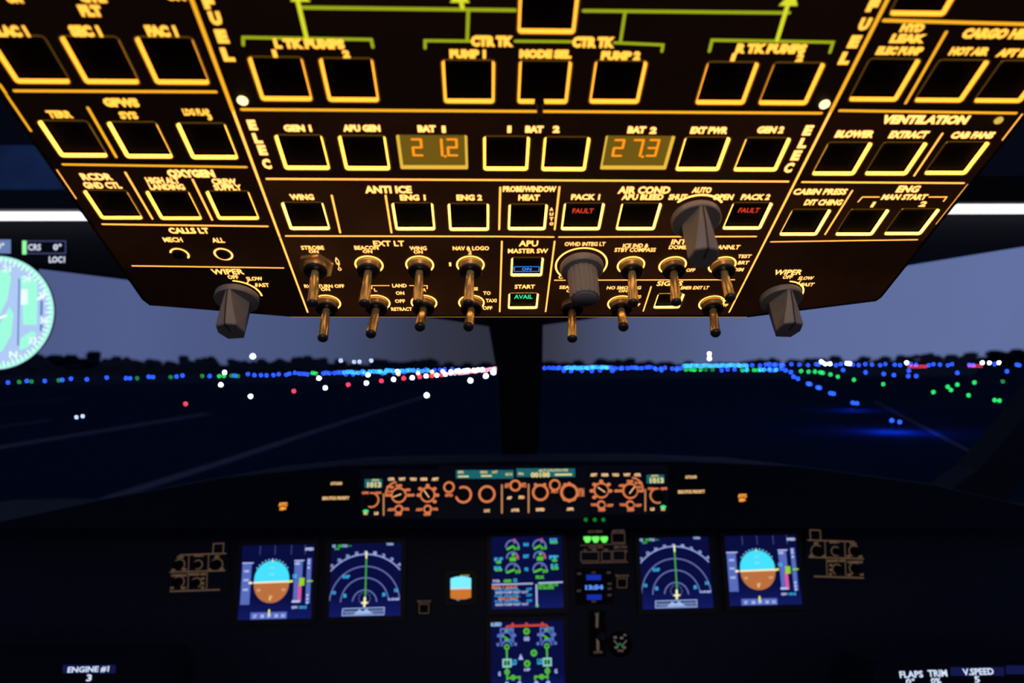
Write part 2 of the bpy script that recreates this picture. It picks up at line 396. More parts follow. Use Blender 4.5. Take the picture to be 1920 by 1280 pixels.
# ---- centre column
a = Module('fuel_panel', 'wide black panel with green fuel flow lines and tank pump buttons', Kl, Kr, TOP, 209)
for x, y in ((527, 148), (656, 150), (879, 153), (1020, 154), (1158, 154), (1362, 156), (1483, 157)): a.button(x, y, 26)
a.button(1028, 14, 27)
for ch, x, y in (('F', 391, 4), ('U', 404, 34), ('E', 416, 68), ('L', 427, 102)): a.t(ch, x, y, 22, 26)
for ch, x, y in (('F', 1637, 10), ('U', 1621, 45), ('E', 1602, 78), ('L', 1585, 109)): a.t(ch, x, y, 20, 24)
a.t('L TK PUMPS', 580, 82, 132, 19); a.t('1', 515, 100, 10, 15); a.t('2', 649, 101, 14, 15)
a.t('CTR TK', 923, 77, 80, 21); a.t('CTR TK', 1113, 79, 80, 21)
a.t('PUMP 1', 877, 101, 68, 17); a.t('MODE SEL', 1023, 101, 98, 17); a.t('PUMP 2', 1164, 104, 74, 17)
a.t('R TK PUMPS', 1446, 91, 132, 19); a.t('1', 1375, 107, 9, 15); a.t('2', 1500, 108, 14, 15)
for pts, w in ((((566, 14), (966, 19)), 1.5), (((456, 84), (456, 70), (696, 74), (699, 88)), 1.4), (((878, 20), (876, 76)), 1.4),
               (((797, 90), (797, 76), (884, 77)), 1.3), (((966, 77), (1073, 78)), 1.3), (((1094, 20), (1480, 24)), 1.4),
               (((1172, 22), (1163, 80)), 1.3), (((1152, 80), (1243, 84), (1241, 96)), 1.3), (((1330, 96), (1335, 75), (1562, 79), (1556, 98)), 1.4)):
    a.line(pts, w, True)
hot = MB()
for pts in (((556, -8), (575, 72)), ((1479, 2), (1457, 75)), ((863, -4), (867, 14))): hot.stroke([OV.p(*q) for q in pts], 1.8 * MM, 0.00012)
for c in ((1480, 4), (562, -4), (862, -2)):
    X, Y = OV.p(*c); hot.poly([(X - 4 * MM, Y - 1.5 * MM), (X + 4 * MM, Y - 1.5 * MM), (X, Y + 5 * MM)], 0.00013)
tag(hot.build('flow_arrow_marking', M['green_hot'], a.root, a.off), 'bright yellow-green arrows')
a.line(((453, 205), (1540, 212)), 1.15)
a.line(((ex(Kl, TOP), TOP), (ex(Kl, 208), 208)), 1.35); a.line(((ex(Kr, TOP), TOP), (ex(Kr, 208), 208)), 1.35)
X, Y = OV.p(1011, 190); b = MB(); b.lathe((X, Y, 0), (0, 0, 1), [(2.4 * MM, 0), (2.4 * MM, 1.5 * MM), (1.5 * MM, 2 * MM), (1.5 * MM, 12 * MM), (1.0 * MM, 13 * MM)], 16); b.build('dark_peg', M['cap'], a.root, a.off, True)  # thin dark peg placed where a dark upright mark crosses the line
fastener_dot(a, 455, 188, 2.4, M['lamp']); fastener_dot(a, 1546, 195, 2.4, M['lamp'])
a.finish()
a = Module('electrical_panel', 'black panel with two amber battery voltage readouts between generator buttons', Kl, Kr, 209, 338)
for x, y in ((568, 285), (684, 286), (949, 287), (1060, 288), (1317, 288), (1428, 289)): a.button(x, y, 25.5)
for ch, x, y in (('E', 473, 234), ('L', 483, 259), ('E', 492, 281), ('C', 500, 307)): a.t(ch, x, y, 16, 19)
for ch, x, y in (('E', 1515, 244), ('L', 1506, 268), ('E', 1493, 291), ('C', 1479, 314)): a.t(ch, x, y, 16, 19)
a.t('GEN 1', 558, 240, 52, 13); a.t('APU GEN', 678, 240, 70, 13); a.t('BAT', 800, 241, 34, 13); a.t('1', 832, 242, 9, 13)
a.t('1', 955, 242, 9, 13); a.t('BAT', 1002, 242, 34, 13); a.t('2', 1043, 242, 13, 13); a.t('BAT', 1194, 243, 34, 13); a.t('2', 1225, 244, 13, 13)
a.t('EXT PWR', 1330, 244, 70, 13); a.t('GEN 2', 1445, 243, 50, 13)
for (px, py, digs, wd) in ((812, 286, ((782, '2'), (820, '1'), (848, '2')), '21.2'), (1194, 287, ((1160, '2'), (1196, '7'), (1225, '3')), '27.3')):
    x, y = OV.p(px, py); w, h = 34.5 * MM, 22 * MM
    hole = rrect(x, y, w, h, .8 * MM); a.holes.append(hole)
    b = MB(); b.rect(x - w / 2, y - h / 2, x + w / 2, y + h / 2, -1.6 * MM)
    c = tag(b.build('voltage_display', M['amber_disp'], a.root, a.off), 'amber readout showing %s' % wd)
    fr = MB(); i1 = 1.3 * MM
    A_ = rrect(x, y, w, h, .8 * MM); B_ = rrect(x, y, w - 2 * i1, h - 2 * i1, .4 * MM); n = len(A_)
    fr.add([(p[0], p[1], 0) for p in A_] + [(p[0], p[1], -1.5 * MM) for p in B_], [(i, (i + 1) % n, n + (i + 1) % n, n + i) for i in range(n)])
    fr.build('light_frame', emis('amber_frame', (0.85, 0.50, 0.05)), c, a.off)
    dg = MB()
    SEG = {'1': 'bc', '2': 'abged', '3': 'abgcd', '7': 'abc'}
    for k, (dx, ch) in enumerate(digs):
        cx, cy = OV.p(dx, py - 6); hw, hh = 2.7 * MM, 6.0 * MM
        P = {'a': ((-hw, hh), (hw, hh)), 'b': ((hw, hh), (hw, 0)), 'c': ((hw, 0), (hw, -hh)), 'd': ((-hw, -hh), (hw, -hh)), 'e': ((-hw, 0), (-hw, -hh)), 'f': ((-hw, hh), (-hw, 0)), 'g': ((-hw, 0), (hw, 0))}
        for s_ in SEG[ch]:
            (x0, y0), (x1, y1) = P[s_]; dg.stroke(((cx + x0 * .8, cy + y0 * .85), (cx + x1 * .8, cy + y1 * .85)), 1.25 * MM, -1.4 * MM)
        if k == 1: dg.disc(cx + hw + .9 * MM, cy - hh * .95, .8 * MM, -1.4 * MM, 10)
    dg.build('digits_lettering', M['amber_dig'], c, a.off)
a.line(((500, 335), (1478, 340)), 1.1)
a.line(((ex(Kl, 210), 210), (ex(Kl, 337), 337)), 1.25); a.line(((ex(Kr, 210), 210), (ex(Kr, 337), 337)), 1.25)
a.finish()
KA, KB = 0.0255, 0.1235
a = Module('anti_ice_panel', 'black panel with gold letters ANTI ICE above WING and engine buttons', Kl, KA, 338, 444)
for x, y in ((574, 404), (776, 405), (879, 406)): a.button(x, y, 25)
a.t('ANTI ICE', 728, 355, 88, 14); a.t('WING', 566, 369, 45, 11); a.t('ENG 1', 774, 370, 48, 11); a.t('ENG 2', 880, 370, 48, 11)
a.line(((622, 366), (638, 436)), 1.0); a.line(((723, 366), (734, 436)), 1.0); a.line(((536, 442), (936, 443)), 1.0); a.line(((938, 351), (936, 430)), 1.0)
a.line(((ex(Kl, 339), 339), (ex(Kl, 443), 443)), 1.15); a.finish()
a = Module('probe_heat_panel', 'narrow black panel with gold letters PROBE WINDOW HEAT and one button', KA, KB, 338, 444)
a.button(989, 406, 24); a.t('PROBE/WINDOW', 993, 354, 100, 11); a.t('HEAT', 992, 370, 40, 11)
for ch, y in (('A', 392), ('U', 401), ('T', 410), ('O', 419)): a.t(ch, 1034, y, 7, 6)
a.line(((1049, 350), (1040, 430)), 1.0); a.line(((936, 443), (1038, 444)), 1.0); a.finish()
a = Module('air_conditioning_panel', 'black panel with two red FAULT buttons and large grey AUTO knob', KB, Kr, 338, 446)
a.button(1092, 405, 25, legend='FAULT', ly=.17); a.button(1197, 405, 25); a.button(1401, 404, 25, legend='FAULT', ly=.17)
a.knob(1303, 404, 0, h=30, r=13.8); a.arc_mark(1303, 404, 16.2, 42, 138, 1.2)
a.t('AIR COND', 1208, 356, 98, 14); a.t('APU BLEED', 1205, 369, 78, 11); a.t('PACK 1', 1098, 369, 54, 11); a.t('PACK 2', 1417, 369, 54, 11)
a.t('SHUT', 1271, 369, 34, 11); a.t('OPEN', 1356, 369, 38, 11); a.t('AUTO', 1316, 356, 36, 11)
a.line(((1048, 444), (1418, 443)), 0.95); a.line(((ex(Kr, 339), 339), (ex(Kr, 445), 445)), 1.15); a.finish()
KC, KD = 0.0285, 0.1262
BC = [(ex(KC, 591), 591), (ex(Kl, 591), 591)]
a = Module('exterior_light_panel', 'black panel with eight chrome toggles under gold letters EXT LT', Kl, KC, 445, 591, BC)
a.toggle(593, 496, 586, 571, ring=None, hexnut=True)
for q in ((692, 496, 683, 571), (787, 496, 784, 571), (882, 496, 878, 571)): a.toggle(*q)
for q in ((614, 567, 605, 636), (707, 567, 695, 628), (795, 567, 787, 614), (884, 567, 878, 614)): a.toggle(*q)
a.t('EXT LT', 729, 456, 58, 10); a.t('STROBE', 586, 464, 43, 7.5); a.t('ON', 588, 471, 18, 6)
a.t('BEACON', 687, 464, 45, 7.5); a.t('ON', 689, 471, 18, 6); a.t('WING', 784, 465, 32, 7.5); a.t('ON', 784, 472, 17, 6)
a.t('NAV & LOGO', 883, 465, 68, 7.5); a.t('2', 881, 473, 7, 7); a.t('1', 844, 495, 6, 7)
for ch, x, y in (('A', 631, 485), ('U', 633, 491), ('T', 635, 497), ('O', 637, 504)): a.t(ch, x, y, 7, 6)
a.t('RWY TURN OFF', 608, 536, 75, 6.5); a.t('ON', 610, 542, 17, 6); a.t('LAND', 749, 535, 27, 6.5); a.t('L', 704, 543, 5, 6); a.t('R', 796, 543, 6, 6)
a.t('ON', 750, 549, 16, 6.5); a.t('OFF', 750, 564, 19, 6.5); a.t('RETRACT', 753, 579, 39, 6.5); a.t('NOSE', 884, 541, 24, 6)
a.t('TO', 913, 549, 14, 6.5); a.t('TAXI', 921, 563, 20, 6.5); a.t('OFF', 914, 577, 18, 6.5)
a.line(((697, 541), (697, 535), (730, 535)), .6); a.line(((768, 535), (801, 535), (801, 541)), .6)
a.line(((ex(Kl, 446), 446), (ex(Kl, 585), 585)), 1.05); a.line(((941, 452), (937, 584)), .95); a.finish()
a = Module('auxiliary_power_panel', 'narrow black panel with blue ON and green AVAIL buttons, letters APU', KC, KD, 445, 591)
a.button(988, 499, 22, 21, legend='ON', lcol='blue', ly=-.16, lw=.28, lh=.14, box=True)
a.button(981, 563, 22, 20, legend='AVAIL', lcol='green', ly=.2, lw=.58, lh=.24)
a.t('APU', 991, 456, 36, 11); a.t('MASTER SW', 990, 470, 75, 8.5); a.t('START', 984, 537, 38, 7.5)
a.line(((1040, 452), (1023, 584)), .95); a.finish()
a = Module('interior_light_panel', 'black panel with grey fluted brightness knob and three chrome toggles', KD, Kr, 446, 527)
kx, ky = OV.p(1090, 496)
b = MB(); b.lathe((kx, ky, 0), (0, 0, 1), [(r * MM, h * MM) for r, h in ((12.4, .6), (13.2, 1.4), (13.2, 4.6), (12.4, 5.6), (9.6, 6.0), (4, 6.0))], 48)
kn = b.build('rotary_knob', M['knob'], a.root, a.off, True)
b = MB(); b.lathe((kx, ky, 5.5 * MM), (0, 0, 1), [(r * MM, h * MM) for r, h in ((9.2, 0), (8.8, 19.6), (8.3, 20.4), (7.6, 20.4))], 96, flute=lambda i: 1 - 0.045 * (1 if i % 6 < 2 else 0))
b.build('fluted_grip', M['knob'], kn, a.off)
b = MB(); b.lathe((kx, ky, 5.5 * MM), (0, 0, 1), [(7.2 * MM, 20 * MM), (7.2 * MM, 21.0 * MM), (6.7 * MM, 21.4 * MM)], 40)
b.build('knob_cap', M['knob'], kn, a.off, True)
a.arc_mark(1090, 496, 15.6, -42, 222, 1.0)
for q in ((1183, 497, 1187, 570), (1261, 497, 1268, 569), (1354, 497, 1370, 560)): a.toggle(*q)
a.t('OVHD INTEG LT', 1097, 457, 76, 7.5); a.t('OFF', 1057, 519, 20, 6); a.t('BRT', 1115, 519, 20, 6)
a.t('ICE IND &', 1192, 460, 48, 7.5); a.t('STBY COMPASS', 1191, 468, 77, 7.5); a.t('INT LT', 1285, 453, 52, 9.5); a.t('DOME', 1271, 463, 33, 7.5)
a.t('DIM', 1306, 492, 17, 6.5); a.t('OFF', 1295, 506, 16, 6.5); a.t('ANNLT', 1366, 463, 42, 8); a.t('TEST', 1396, 480, 25, 6.5); a.t('BRT', 1394, 492, 20, 6.5); a.t('DIM', 1385, 505, 18, 6.5)
a.line(((1040, 525), (1377, 524)), .85); a.line(((ex(Kr, 447), 447), (ex(Kr, 526), 526)), 1.05); a.finish()
a = Module('cabin_sign_panel', 'black panel with gold letters SIGNS, three chrome toggles and one button', KD, Kr, 527, 591)
a.toggle(1072, 569, 1073, 637, ring=None); a.toggle(1163, 568, 1169, 614); a.toggle(1334, 568, 1342, 626)
a.button(1254, 563, 20, 19)
a.t('SIGNS', 1256, 531, 48, 9); a.t('SEAT BELTS', 1078, 538, 58, 6); a.t('NO SMOKING', 1170, 539, 64, 6); a.t('ON', 1168, 545, 16, 5); a.t('ON', 1070, 545, 16, 5)
a.t('EMER EXIT LT', 1303, 539, 52, 6); a.t('AUTO', 1194, 556, 16, 6); a.t('OFF', 1193, 571, 14, 5.5); a.t('ARM', 1357, 562, 16, 5.5); a.t('OFF', 1357, 572, 15, 5.5)
a.line(((1221, 537), (1206, 583)), .9); a.line(((ex(Kr, 528), 528), (ex(Kr, 585), 585)), 1.0); a.finish()

# ---- first officer side column
a = Module('hydraulic_panel', 'black panel at the top edge beside the letters FUEL, one button in view', Kr, KR, TOP, 41)
a.button(1746, -20, 26.5); a.line(((1657, 38), (1990, 47)), 1.2); a.finish()
a = Module('cargo_heat_panel', 'black panel with gold letters CARGO HEAT and a pump button', Kr, KR, 41, 210)
for x, y in ((1657, 150), (1783, 152), (1897, 153)): a.button(x, y, 26)
a.t('HYD', 1711, 52, 44, 16); a.t('LEAK', 1703, 72, 66, 17); a.t('ELEC PUMP', 1687, 95, 86, 16)
a.t('CARGO HEAT', 1880, 63, 150, 20); a.t('HOT AIR', 1818, 96, 74, 16); a.t('AFT ISOL', 1912, 99, 84, 16)
a.line(((1774, 60), (1698, 193)), 1.1); a.line(((1574, 207), (1905, 212)), 1.1); a.finish()
a = Module('ventilation_panel', 'black panel with gold letters VENTILATION over BLOWER and EXTRACT buttons', Kr, KR, 210, 344)
for x, y in ((1578, 297), (1679, 297), (1793, 296)): a.button(x, y, 25.5)
a.t('VENTILATION', 1735, 224, 162, 17); a.t('BLOWER', 1603, 251, 72, 14); a.t('EXTRACT', 1704, 252, 72, 14); a.t('CAB FANS', 1824, 253, 80, 13)
a.line(((1767, 250), (1714, 329)), 1.0); a.line(((1504, 341), (1807, 343)), 1.05)
fastener_dot(a, 1872, 225, 2.0, emis('dim_lit_fastener', (.75, .5, .08)))
a.line(((ex(KR, 214) - 5, 214), (ex(KR, 262) - 4, 262)), 0.6); a.finish()
a = Module('cabin_pressure_panel', 'black panel with gold letters CABIN PRESS and two engine start buttons', Kr, KR, 344, 452)
for x, y in ((1509, 416), (1616, 416), (1709, 415)): a.button(x, y, 25)
a.t('CABIN PRESS', 1538, 359, 100, 11.5); a.t('DIT CHING', 1544, 379, 70, 11); a.t('ENG', 1703, 354, 42, 13); a.t('MAN START', 1696, 369, 84, 10.5)
a.t('1', 1637, 383, 7, 10); a.t('2', 1731, 382, 13, 10)
a.line(((1609, 378), (1617, 369), (1648, 369)), .7); a.line(((1742, 369), (1775, 369), (1769, 377)), .7)
a.line(((1598, 357), (1547, 439)), .95); a.line(((1445, 453), (1720, 449)), .8)
a.line(((ex(KR, 345) - 3, 345), (ex(KR, 420) - 3, 420)), 0.3); a.finish()
a = Module('wiper_panel', 'bottom corner panel with wiper knob beside the EMER EXIT switch', Kr, KR, 452, 564, [(ex(KR, 558), 558), (1636, 562), (1400, 591), (ex(Kr, 591), 591)])
a.knob(1462, 553, -4); a.arc_mark(1462, 553, 14.8, -2, 84, 1.0)
a.t('WIPER', 1478, 510, 52, 9.5); a.t('OFF', 1477, 519, 18, 6.5); a.t('SLOW', 1511, 521, 28, 6.5); a.t('FAST', 1514, 533, 24, 6.5)
a.line(((1496, 532), (1501, 526)), .7); a.line(((1502, 536), (1506, 534)), .7); a.finish()

# ---- console that carries them
cr, coff = OV.root('overhead_console', 945, 300, 'dark overhead console body carrying all the gold lit switch panels', 'overhead console')
outl = [OV.p(ex(KL, TOP - 20) - 6, TOP - 20), OV.p(ex(KR, TOP - 20) + 6, TOP - 20), OV.p(ex(KR, 556) + 3, 557), OV.p(1642, 564), OV.p(1402, 594), OV.p(558, 594), OV.p(300, 573), OV.p(281.5, 572), OV.p(266.8, 561.2)]
b = MB(); n = len(outl)
inn = [OV.p(ex(KL, TOP - 14) - 2, TOP - 14), OV.p(ex(KR, TOP - 14) + 2, TOP - 14), OV.p(ex(KR, 556) + 1, 557.5), OV.p(1638.5, 563.2), OV.p(1400.5, 592.2), OV.p(559, 592.2), OV.p(299, 572), OV.p(283, 570.5), OV.p(268.6, 560.5)]
b.add([(p[0], p[1], .0003) for p in inn] + [(p[0], p[1], .0003) for p in outl] + [(p[0], p[1], -.075) for p in outl] + [(p[0], p[1], -.006) for p in inn],
      [(i, n + i, n + (i + 1) % n, (i + 1) % n) for i in range(n)] + [(n + i, 2 * n + i, 2 * n + (i + 1) % n, n + (i + 1) % n) for i in range(n)] +
      [(i, (i + 1) % n, 3 * n + (i + 1) % n, 3 * n + i) for i in range(n)] + [tuple(range(2 * n, 3 * n)), tuple(range(3 * n, 4 * n))])
b.build('housing', M['console'], cr, coff)
b = MB(); b.stroke([OV.p(545, 593), OV.p(1400, 593)], .5 * MM, .0005); b.build('lit_edge', M['gold_edge'], cr, coff)

# ================================================================== GLARESHIELD
bt = R(10)
FC = Board(at_depth(965, 920, 1.10), (0, math.sin(bt), math.cos(bt)), (0, -math.cos(bt), math.sin(bt)))
MP = Board(at_depth(990, 1080, 1.20), (0, math.sin(R(10.3)), math.cos(R(10.3))), (0, -math.cos(R(10.3)), math.sin(R(10.3))))
sil = [(-260, 978), (0, 975), (215, 929), (420, 893), (640, 871), (960, 863), (1280, 863), (1500, 872), (1750, 906), (1920, 945), (2150, 974)]
b = MB(); vs = []
for (x, y) in sil:
    q0 = FC.m @ Vector((*FC.p(x, max(989, y + 8)), 0)); q1 = FC.m @ Vector((*FC.p(x, y + 3), 0)); q2 = FC.m @ Vector((*FC.p(x, y), -0.012))
    q3 = q2 + Vector((0, .34, -.03)); q4 = q3 + Vector((0, 0, -.05)); q5 = q0 + Vector((0, .05, .004))
    vs += [q0, q1, q2, q3, q4, q5]
k = 6
fs = [(i * k + j, (i + 1) * k + j, (i + 1) * k + (j + 1) % k, i * k + (j + 1) % k) for i in range(len(sil) - 1) for j in range(k)]
fs += [tuple(range(k)), tuple(range((len(sil) - 1) * k, len(sil) * k))[::-1]]
b.add(vs, fs)
tag(b.build('glareshield', M['glare']), 'dark padded glareshield hood beneath the windscreen, carrying the orange lit controls', 'glareshield')

def put(bd, mb, s, px, py, w, h, z=.0016, bold=.035):
    sx, sy = bd.scale(px, py); x, y = bd.p(px, py); mb.text(s, x, y, w * sx, h * sy, z, bold)
def pstroke(bd, mb, pts, wpx, z=.0016, caps=True, closed=False):
    mb.stroke([bd.p(*q) for q in pts], wpx * bd.scale(*pts[0])[0], z, caps, closed)
def prect(bd, mb, x0, y0, x1, y1, z):
    mb.poly([bd.p(x0, y1), bd.p(x1, y1), bd.p(x1, y0), bd.p(x0, y0)], z)
def pdisc(bd, mb, px, py, rpx, z, n=24, ry=None):
    x, y = bd.p(px, py); s = bd.scale(px, py)[0]; mb.disc(x, y, rpx * s, z, n, (ry or rpx) * s)
def parc(bd, mb, px, py, rpx, a0, a1, wpx, z=.0016, n=40):
    x, y = bd.p(px, py); s = bd.scale(px, py)[0]; mb.arc(x, y, rpx * s, a0, a1, wpx * s, z, n)
def plate(bd, root, off, x0, y0, x1, y1, t=.0012, name='panel_plate', mat='black'):
    q = MB(); q.prism([bd.p(x0, y1), bd.p(x1, y1), bd.p(x1, y0), bd.p(x0, y0)], 0.0002 if bd is FC else -0.0015, t); return q.build(name, M[mat], root, off)
def dial(bd, root, off, px, py, rpx, a0=0, a1=360, name='selector_knob', mat='copper', wpx=3.6, knob=True, ptr=None):
    x, y = bd.p(px, py); s = bd.scale(px, py)[0]; q = MB(); r = (rpx - wpx / 2 - .5) * s
    q.lathe((x, y, .0012), (0, 0, 1), [(r, 0), (r, .009), (r * .9, .011), (r * .3, .011)], 24)
    o = q.build(name, M['cap'], root, off, True)
    g = MB(); g.arc(x, y, rpx * s, a0, a1, wpx * s, .0017, 40); g.build('light_ring', M[mat], o, off)
    if ptr is not None:
        g = MB(); c, sn = math.cos(R(ptr)), math.sin(R(ptr)); g.stroke(((x - r * .5 * c, y - r * .5 * sn), (x + r * .85 * c, y + r * .85 * sn)), 2.2 * s, .0125); g.build('pointer_mark', M['peach'], o, off)
    return o

# centre: autopilot unit
fr, fo = FC.root('autopilot_control_panel', 966, 922, 'centre glareshield panel with two long teal displays and orange lit rings', 'control panel')
plate(FC, fr, fo, 822, 872, 1106, 972)
for (x0, y0, x1, y1) in ((855, 881, 963, 897), (968, 878, 1078, 894)):
    q = MB(); prect(FC, q, x0, y0, x1, y1, .0016); d = q.build('readout_display', M['teal'], fr, fo)
    t_ = MB()
    if x0 < 900:
        put(FC, t_, 'SPD', 864, 885, 11, 5, .0019); put(FC, t_, '---', 869, 893, 20, 3, .0019, .09); put(FC, t_, 'HDG', 907, 885, 13, 5, .0019); put(FC, t_, 'LAT', 928, 884.5, 10, 5, .0019); put(FC, t_, '---', 912, 892, 20, 3, .0019, .09); put(FC, t_, 'HDG V/S', 954, 889, 13, 5, .0019)
    else:
        put(FC, t_, 'FPA', 977, 888, 10, 5, .0019); put(FC, t_, '00100', 1013, 890, 36, 10, .0019, .05); put(FC, t_, 'ALT-LVL/CH-V/S', 1037, 881.5, 55, 4.5, .0019); put(FC, t_, '-----', 1056, 889.5, 32, 3.5, .0019, .09)
    t_.build('readout_lettering', M['cream'], d, fo)
dial(FC, fr, fo, 842, 913, 9); dial(FC, fr, fo, 869, 927, 14, -160, 115, wpx=4.2); dial(FC, fr, fo, 913, 926, 14, wpx=4.2)
dial(FC, fr, fo, 966, 910, 9, wpx=3.8); dial(FC, fr, fo, 1013, 923, 13.5, wpx=4.2); dial(FC, fr, fo, 1040, 909, 9, wpx=3.6); dial(FC, fr, fo, 1067, 923, 14.5, wpx=5)
t_ = MB()
put(FC, t_, 'SPD', 842, 928, 15, 6, bold=.06); put(FC, t_, 'AP1', 951, 910, 11, 9, bold=.06); put(FC, t_, 'AP2', 981, 909, 11, 9, bold=.06); put(FC, t_, 'ALT', 1040, 920, 15, 8, bold=.06); put(FC, t_, 'UP DN', 1089, 923, 12, 16, bold=.06)
for x, y in ((1004, 908), (1021, 908), (1067, 906), (1059, 908), (1067, 939), (1058, 936), (1076, 936)): pdisc(FC, t_, x, y, 3.2, .0017, 12, 2.6)
t_.build('panel_lettering', M['copper'], fr, fo)
t_ = MB()
for s_, x, y, w in (('LOC', 913, 957, 11), ('AP', 955, 933, 10), ('FD', 978, 932, 11), ('A/THR', 966, 956, 16), ('EXPED', 1013, 955, 16), ('APPR', 1069, 954, 14)): put(FC, t_, s_, x, y, w, 6, bold=.07)
t_.build('label_lettering', M['peach'], fr, fo)
t_ = MB(); pstroke(FC, t_, ((941, 909), (941, 961)), 3.2); pstroke(FC, t_, ((991, 908), (991, 960)), 3.2); t_.build('panel_marking', glow(190, 130, 84), fr, fo)

# the two EFIS control panels
def efis(side, X, dy, label):
    # X maps captain-side pixel x to this side
    f = lambda x: X(x); mir = -1 if side else 1
    er, eo = FC.root('display_control_panel', f(752), 930 + dy, label, 'control panel', 'display control panels on the glareshield')
    x0, x1 = sorted((f(676), f(822))); plate(FC, er, eo, x0, 880 + dy, x1, 972 + dy)
    q = MB(); a0, a1 = sorted((f(684), f(717))); prect(FC, q, a0, 898 + dy, a1, 914 + dy, .0016); d = q.build('pressure_readout_display', M['teal'], er, eo)
    t_ = MB(); put(FC, t_, '1013', f(700) + 2, 908.5 + dy, 26, 10.5, .0019, .05); put(FC, t_, 'QNH', f(703) + 1, 900 + dy, 14, 4.5, .0019); t_.build('readout_lettering', M['cream'], d, eo)
    dial(FC, er, eo, f(697), 937 + dy, 13, *( (-110, 100) if not side else (80, 290)), wpx=3)
    dial(FC, er, eo, f(748), 928 + dy, 13, 10, 350, wpx=3.4, ptr=200 if not side else 50)
    dial(FC, er, eo, f(802), 927 + dy, 13, wpx=3.2, ptr=125 if not side else 145)
    for x in (748, 802): dial(FC, er, eo, f(x), 954 + dy, 6.5, wpx=3.4)
    t_ = MB()
    for s_, x, y, w in (('QFE', 685, 924, 13), ('QNH', 709, 924, 12), ('10', 732, 913, 14), ('20', 748, 910, 13), ('40', 764, 918, 12), ('80', 770, 928, 16), ('160', 734, 921, 14), ('320', 729, 928, 14),
                        ('ADF', 733, 955, 13), ('VOR', 762, 954, 12), ('OFF', 747, 964, 14), ('ADF', 786, 955, 13), ('VOR', 816, 954, 12), ('OFF', 801, 964, 14)):
        put(FC, t_, s_, f(x), y + dy, w, 5.5, bold=.08)
    for x, y in ((788, 916), (802, 910), (815, 916), (785, 928), (820, 928), (815, 940)): pdisc(FC, t_, f(x), y + dy, 4, .0017, 12, 3.2)
    parc(FC, t_, f(744), 924 + dy, 20, *((95, 190) if not side else (-10, 85)), 3)
    t_.build('panel_lettering', M['copper'], er, eo)
    t_ = MB()
    for s_, x in (('CSTR', 734), ('WPT', 754), ('VOR.D', 775), ('NDB', 795), ('ARPT', 816)): put(FC, t_, s_, f(x), 898 + dy, 13, 6, bold=.08)
    put(FC, t_, 'LS', f(706), 962 + dy, 8, 6, bold=.08); put(FC, t_, 'FD', f(686), 963 + dy, 8, 4, bold=.06)
    t_.build('label_lettering', M['peach'], er, eo)
    t_ = MB(); pdisc(FC, t_, f(686), 958 + dy, 5.5, .0019, 14, 3.2); t_.build('green_indicator', glow(60, 240, 130), er, eo)
    t_ = MB(); pstroke(FC, t_, ((f(719.5), 926 + dy), (f(719.5), 965 + dy)), 3); t_.build('panel_marking', glow(190, 130, 84), er, eo)
efis(0, lambda x: x, 0, 'glareshield panel of orange lit rings with teal 1013 readout, captain side')
efis(1, lambda x: 1929 - x, -8, 'glareshield panel of orange lit rings with teal 1013 readout, first officer side')
for nm, px, py, lines, lab in (('message_button', 531, 949, (('ATC', 17), ('MSG', 12)), 'small amber two-line ATC MSG button on the captain end of the glareshield'),
                               ('message_button', 1391, 933, (('ATC', 17), ('MSG', 12)), 'small amber two-line ATC MSG button on the first officer end of the glareshield')):
    rr, ro = FC.root(nm, px, py, lab, 'button', 'message buttons on the glareshield')
    plate(FC, rr, ro, px - 16, py - 14, px + 16, py + 14, name='button_cap', mat='cap')
    t_ = MB()
    for k, (s_, w) in enumerate(lines): put(FC, t_, s_, px, py - 4 + 8 * k, w, 7, bold=.08)
    t_.build('button_lettering', glow(255, 160, 60, 1.1), rr, ro)
for px, py, dx, lab in ((631, 906, 0, 'pair of small autoland and side stick priority lights on the captain side'), (1295, 894, 0, 'pair of small autoland and side stick priority lights on the first officer side')):
    rr, ro = FC.root('warning_light', px, py + 14, lab, 'warning light', 'side stick priority lights')
    plate(FC, rr, ro, px - 34, py - 12, px + 34, py + 38, name='light_housing', mat='cap')
    t_ = MB(); put(FC, t_, 'AUTOLAND', px, py, 22, 6, bold=.06); put(FC, t_, 'SIDE STICK PRIORITY', px - 1 + (2 if px > 900 else 0), py + 27.5, 51, 6.5, bold=.06); t_.build('light_lettering', glow(240, 190, 130), rr, ro)
for k, x in enumerate((1098, 1115, 1131)):  # three small dim green domes, each given its own glow
    rr, ro = FC.root('green_dot', x, 973, 'small dim green dot on the glareshield lip, %s of three' % ('nearest the centre', 'middle', 'nearest the first officer')[k], 'indicator lamp', 'green dots on the glareshield lip')
    t_ = MB(); X, Y = FC.p(x, 974); t_.lathe((X, Y, .0), (0, 0, 1), [(.0030, 0), (.0030, .002), (.002, .003), (.001, .0034)], 14); t_.build('lens', glow(10, 130, 35), rr, ro, True)

# ================================================================== MAIN INSTRUMENT PANEL
b = MB(); b.prism([MP.p(-560, 2030), MP.p(2440, 2030), MP.p(2440, 985), MP.p(-560, 985)], -.03, -.002)
o = b.build('instrument_panel', M['black']); o.matrix_world = MP.m
tag(o, 'dark main instrument panel wall behind the flight displays', 'instrument panel')

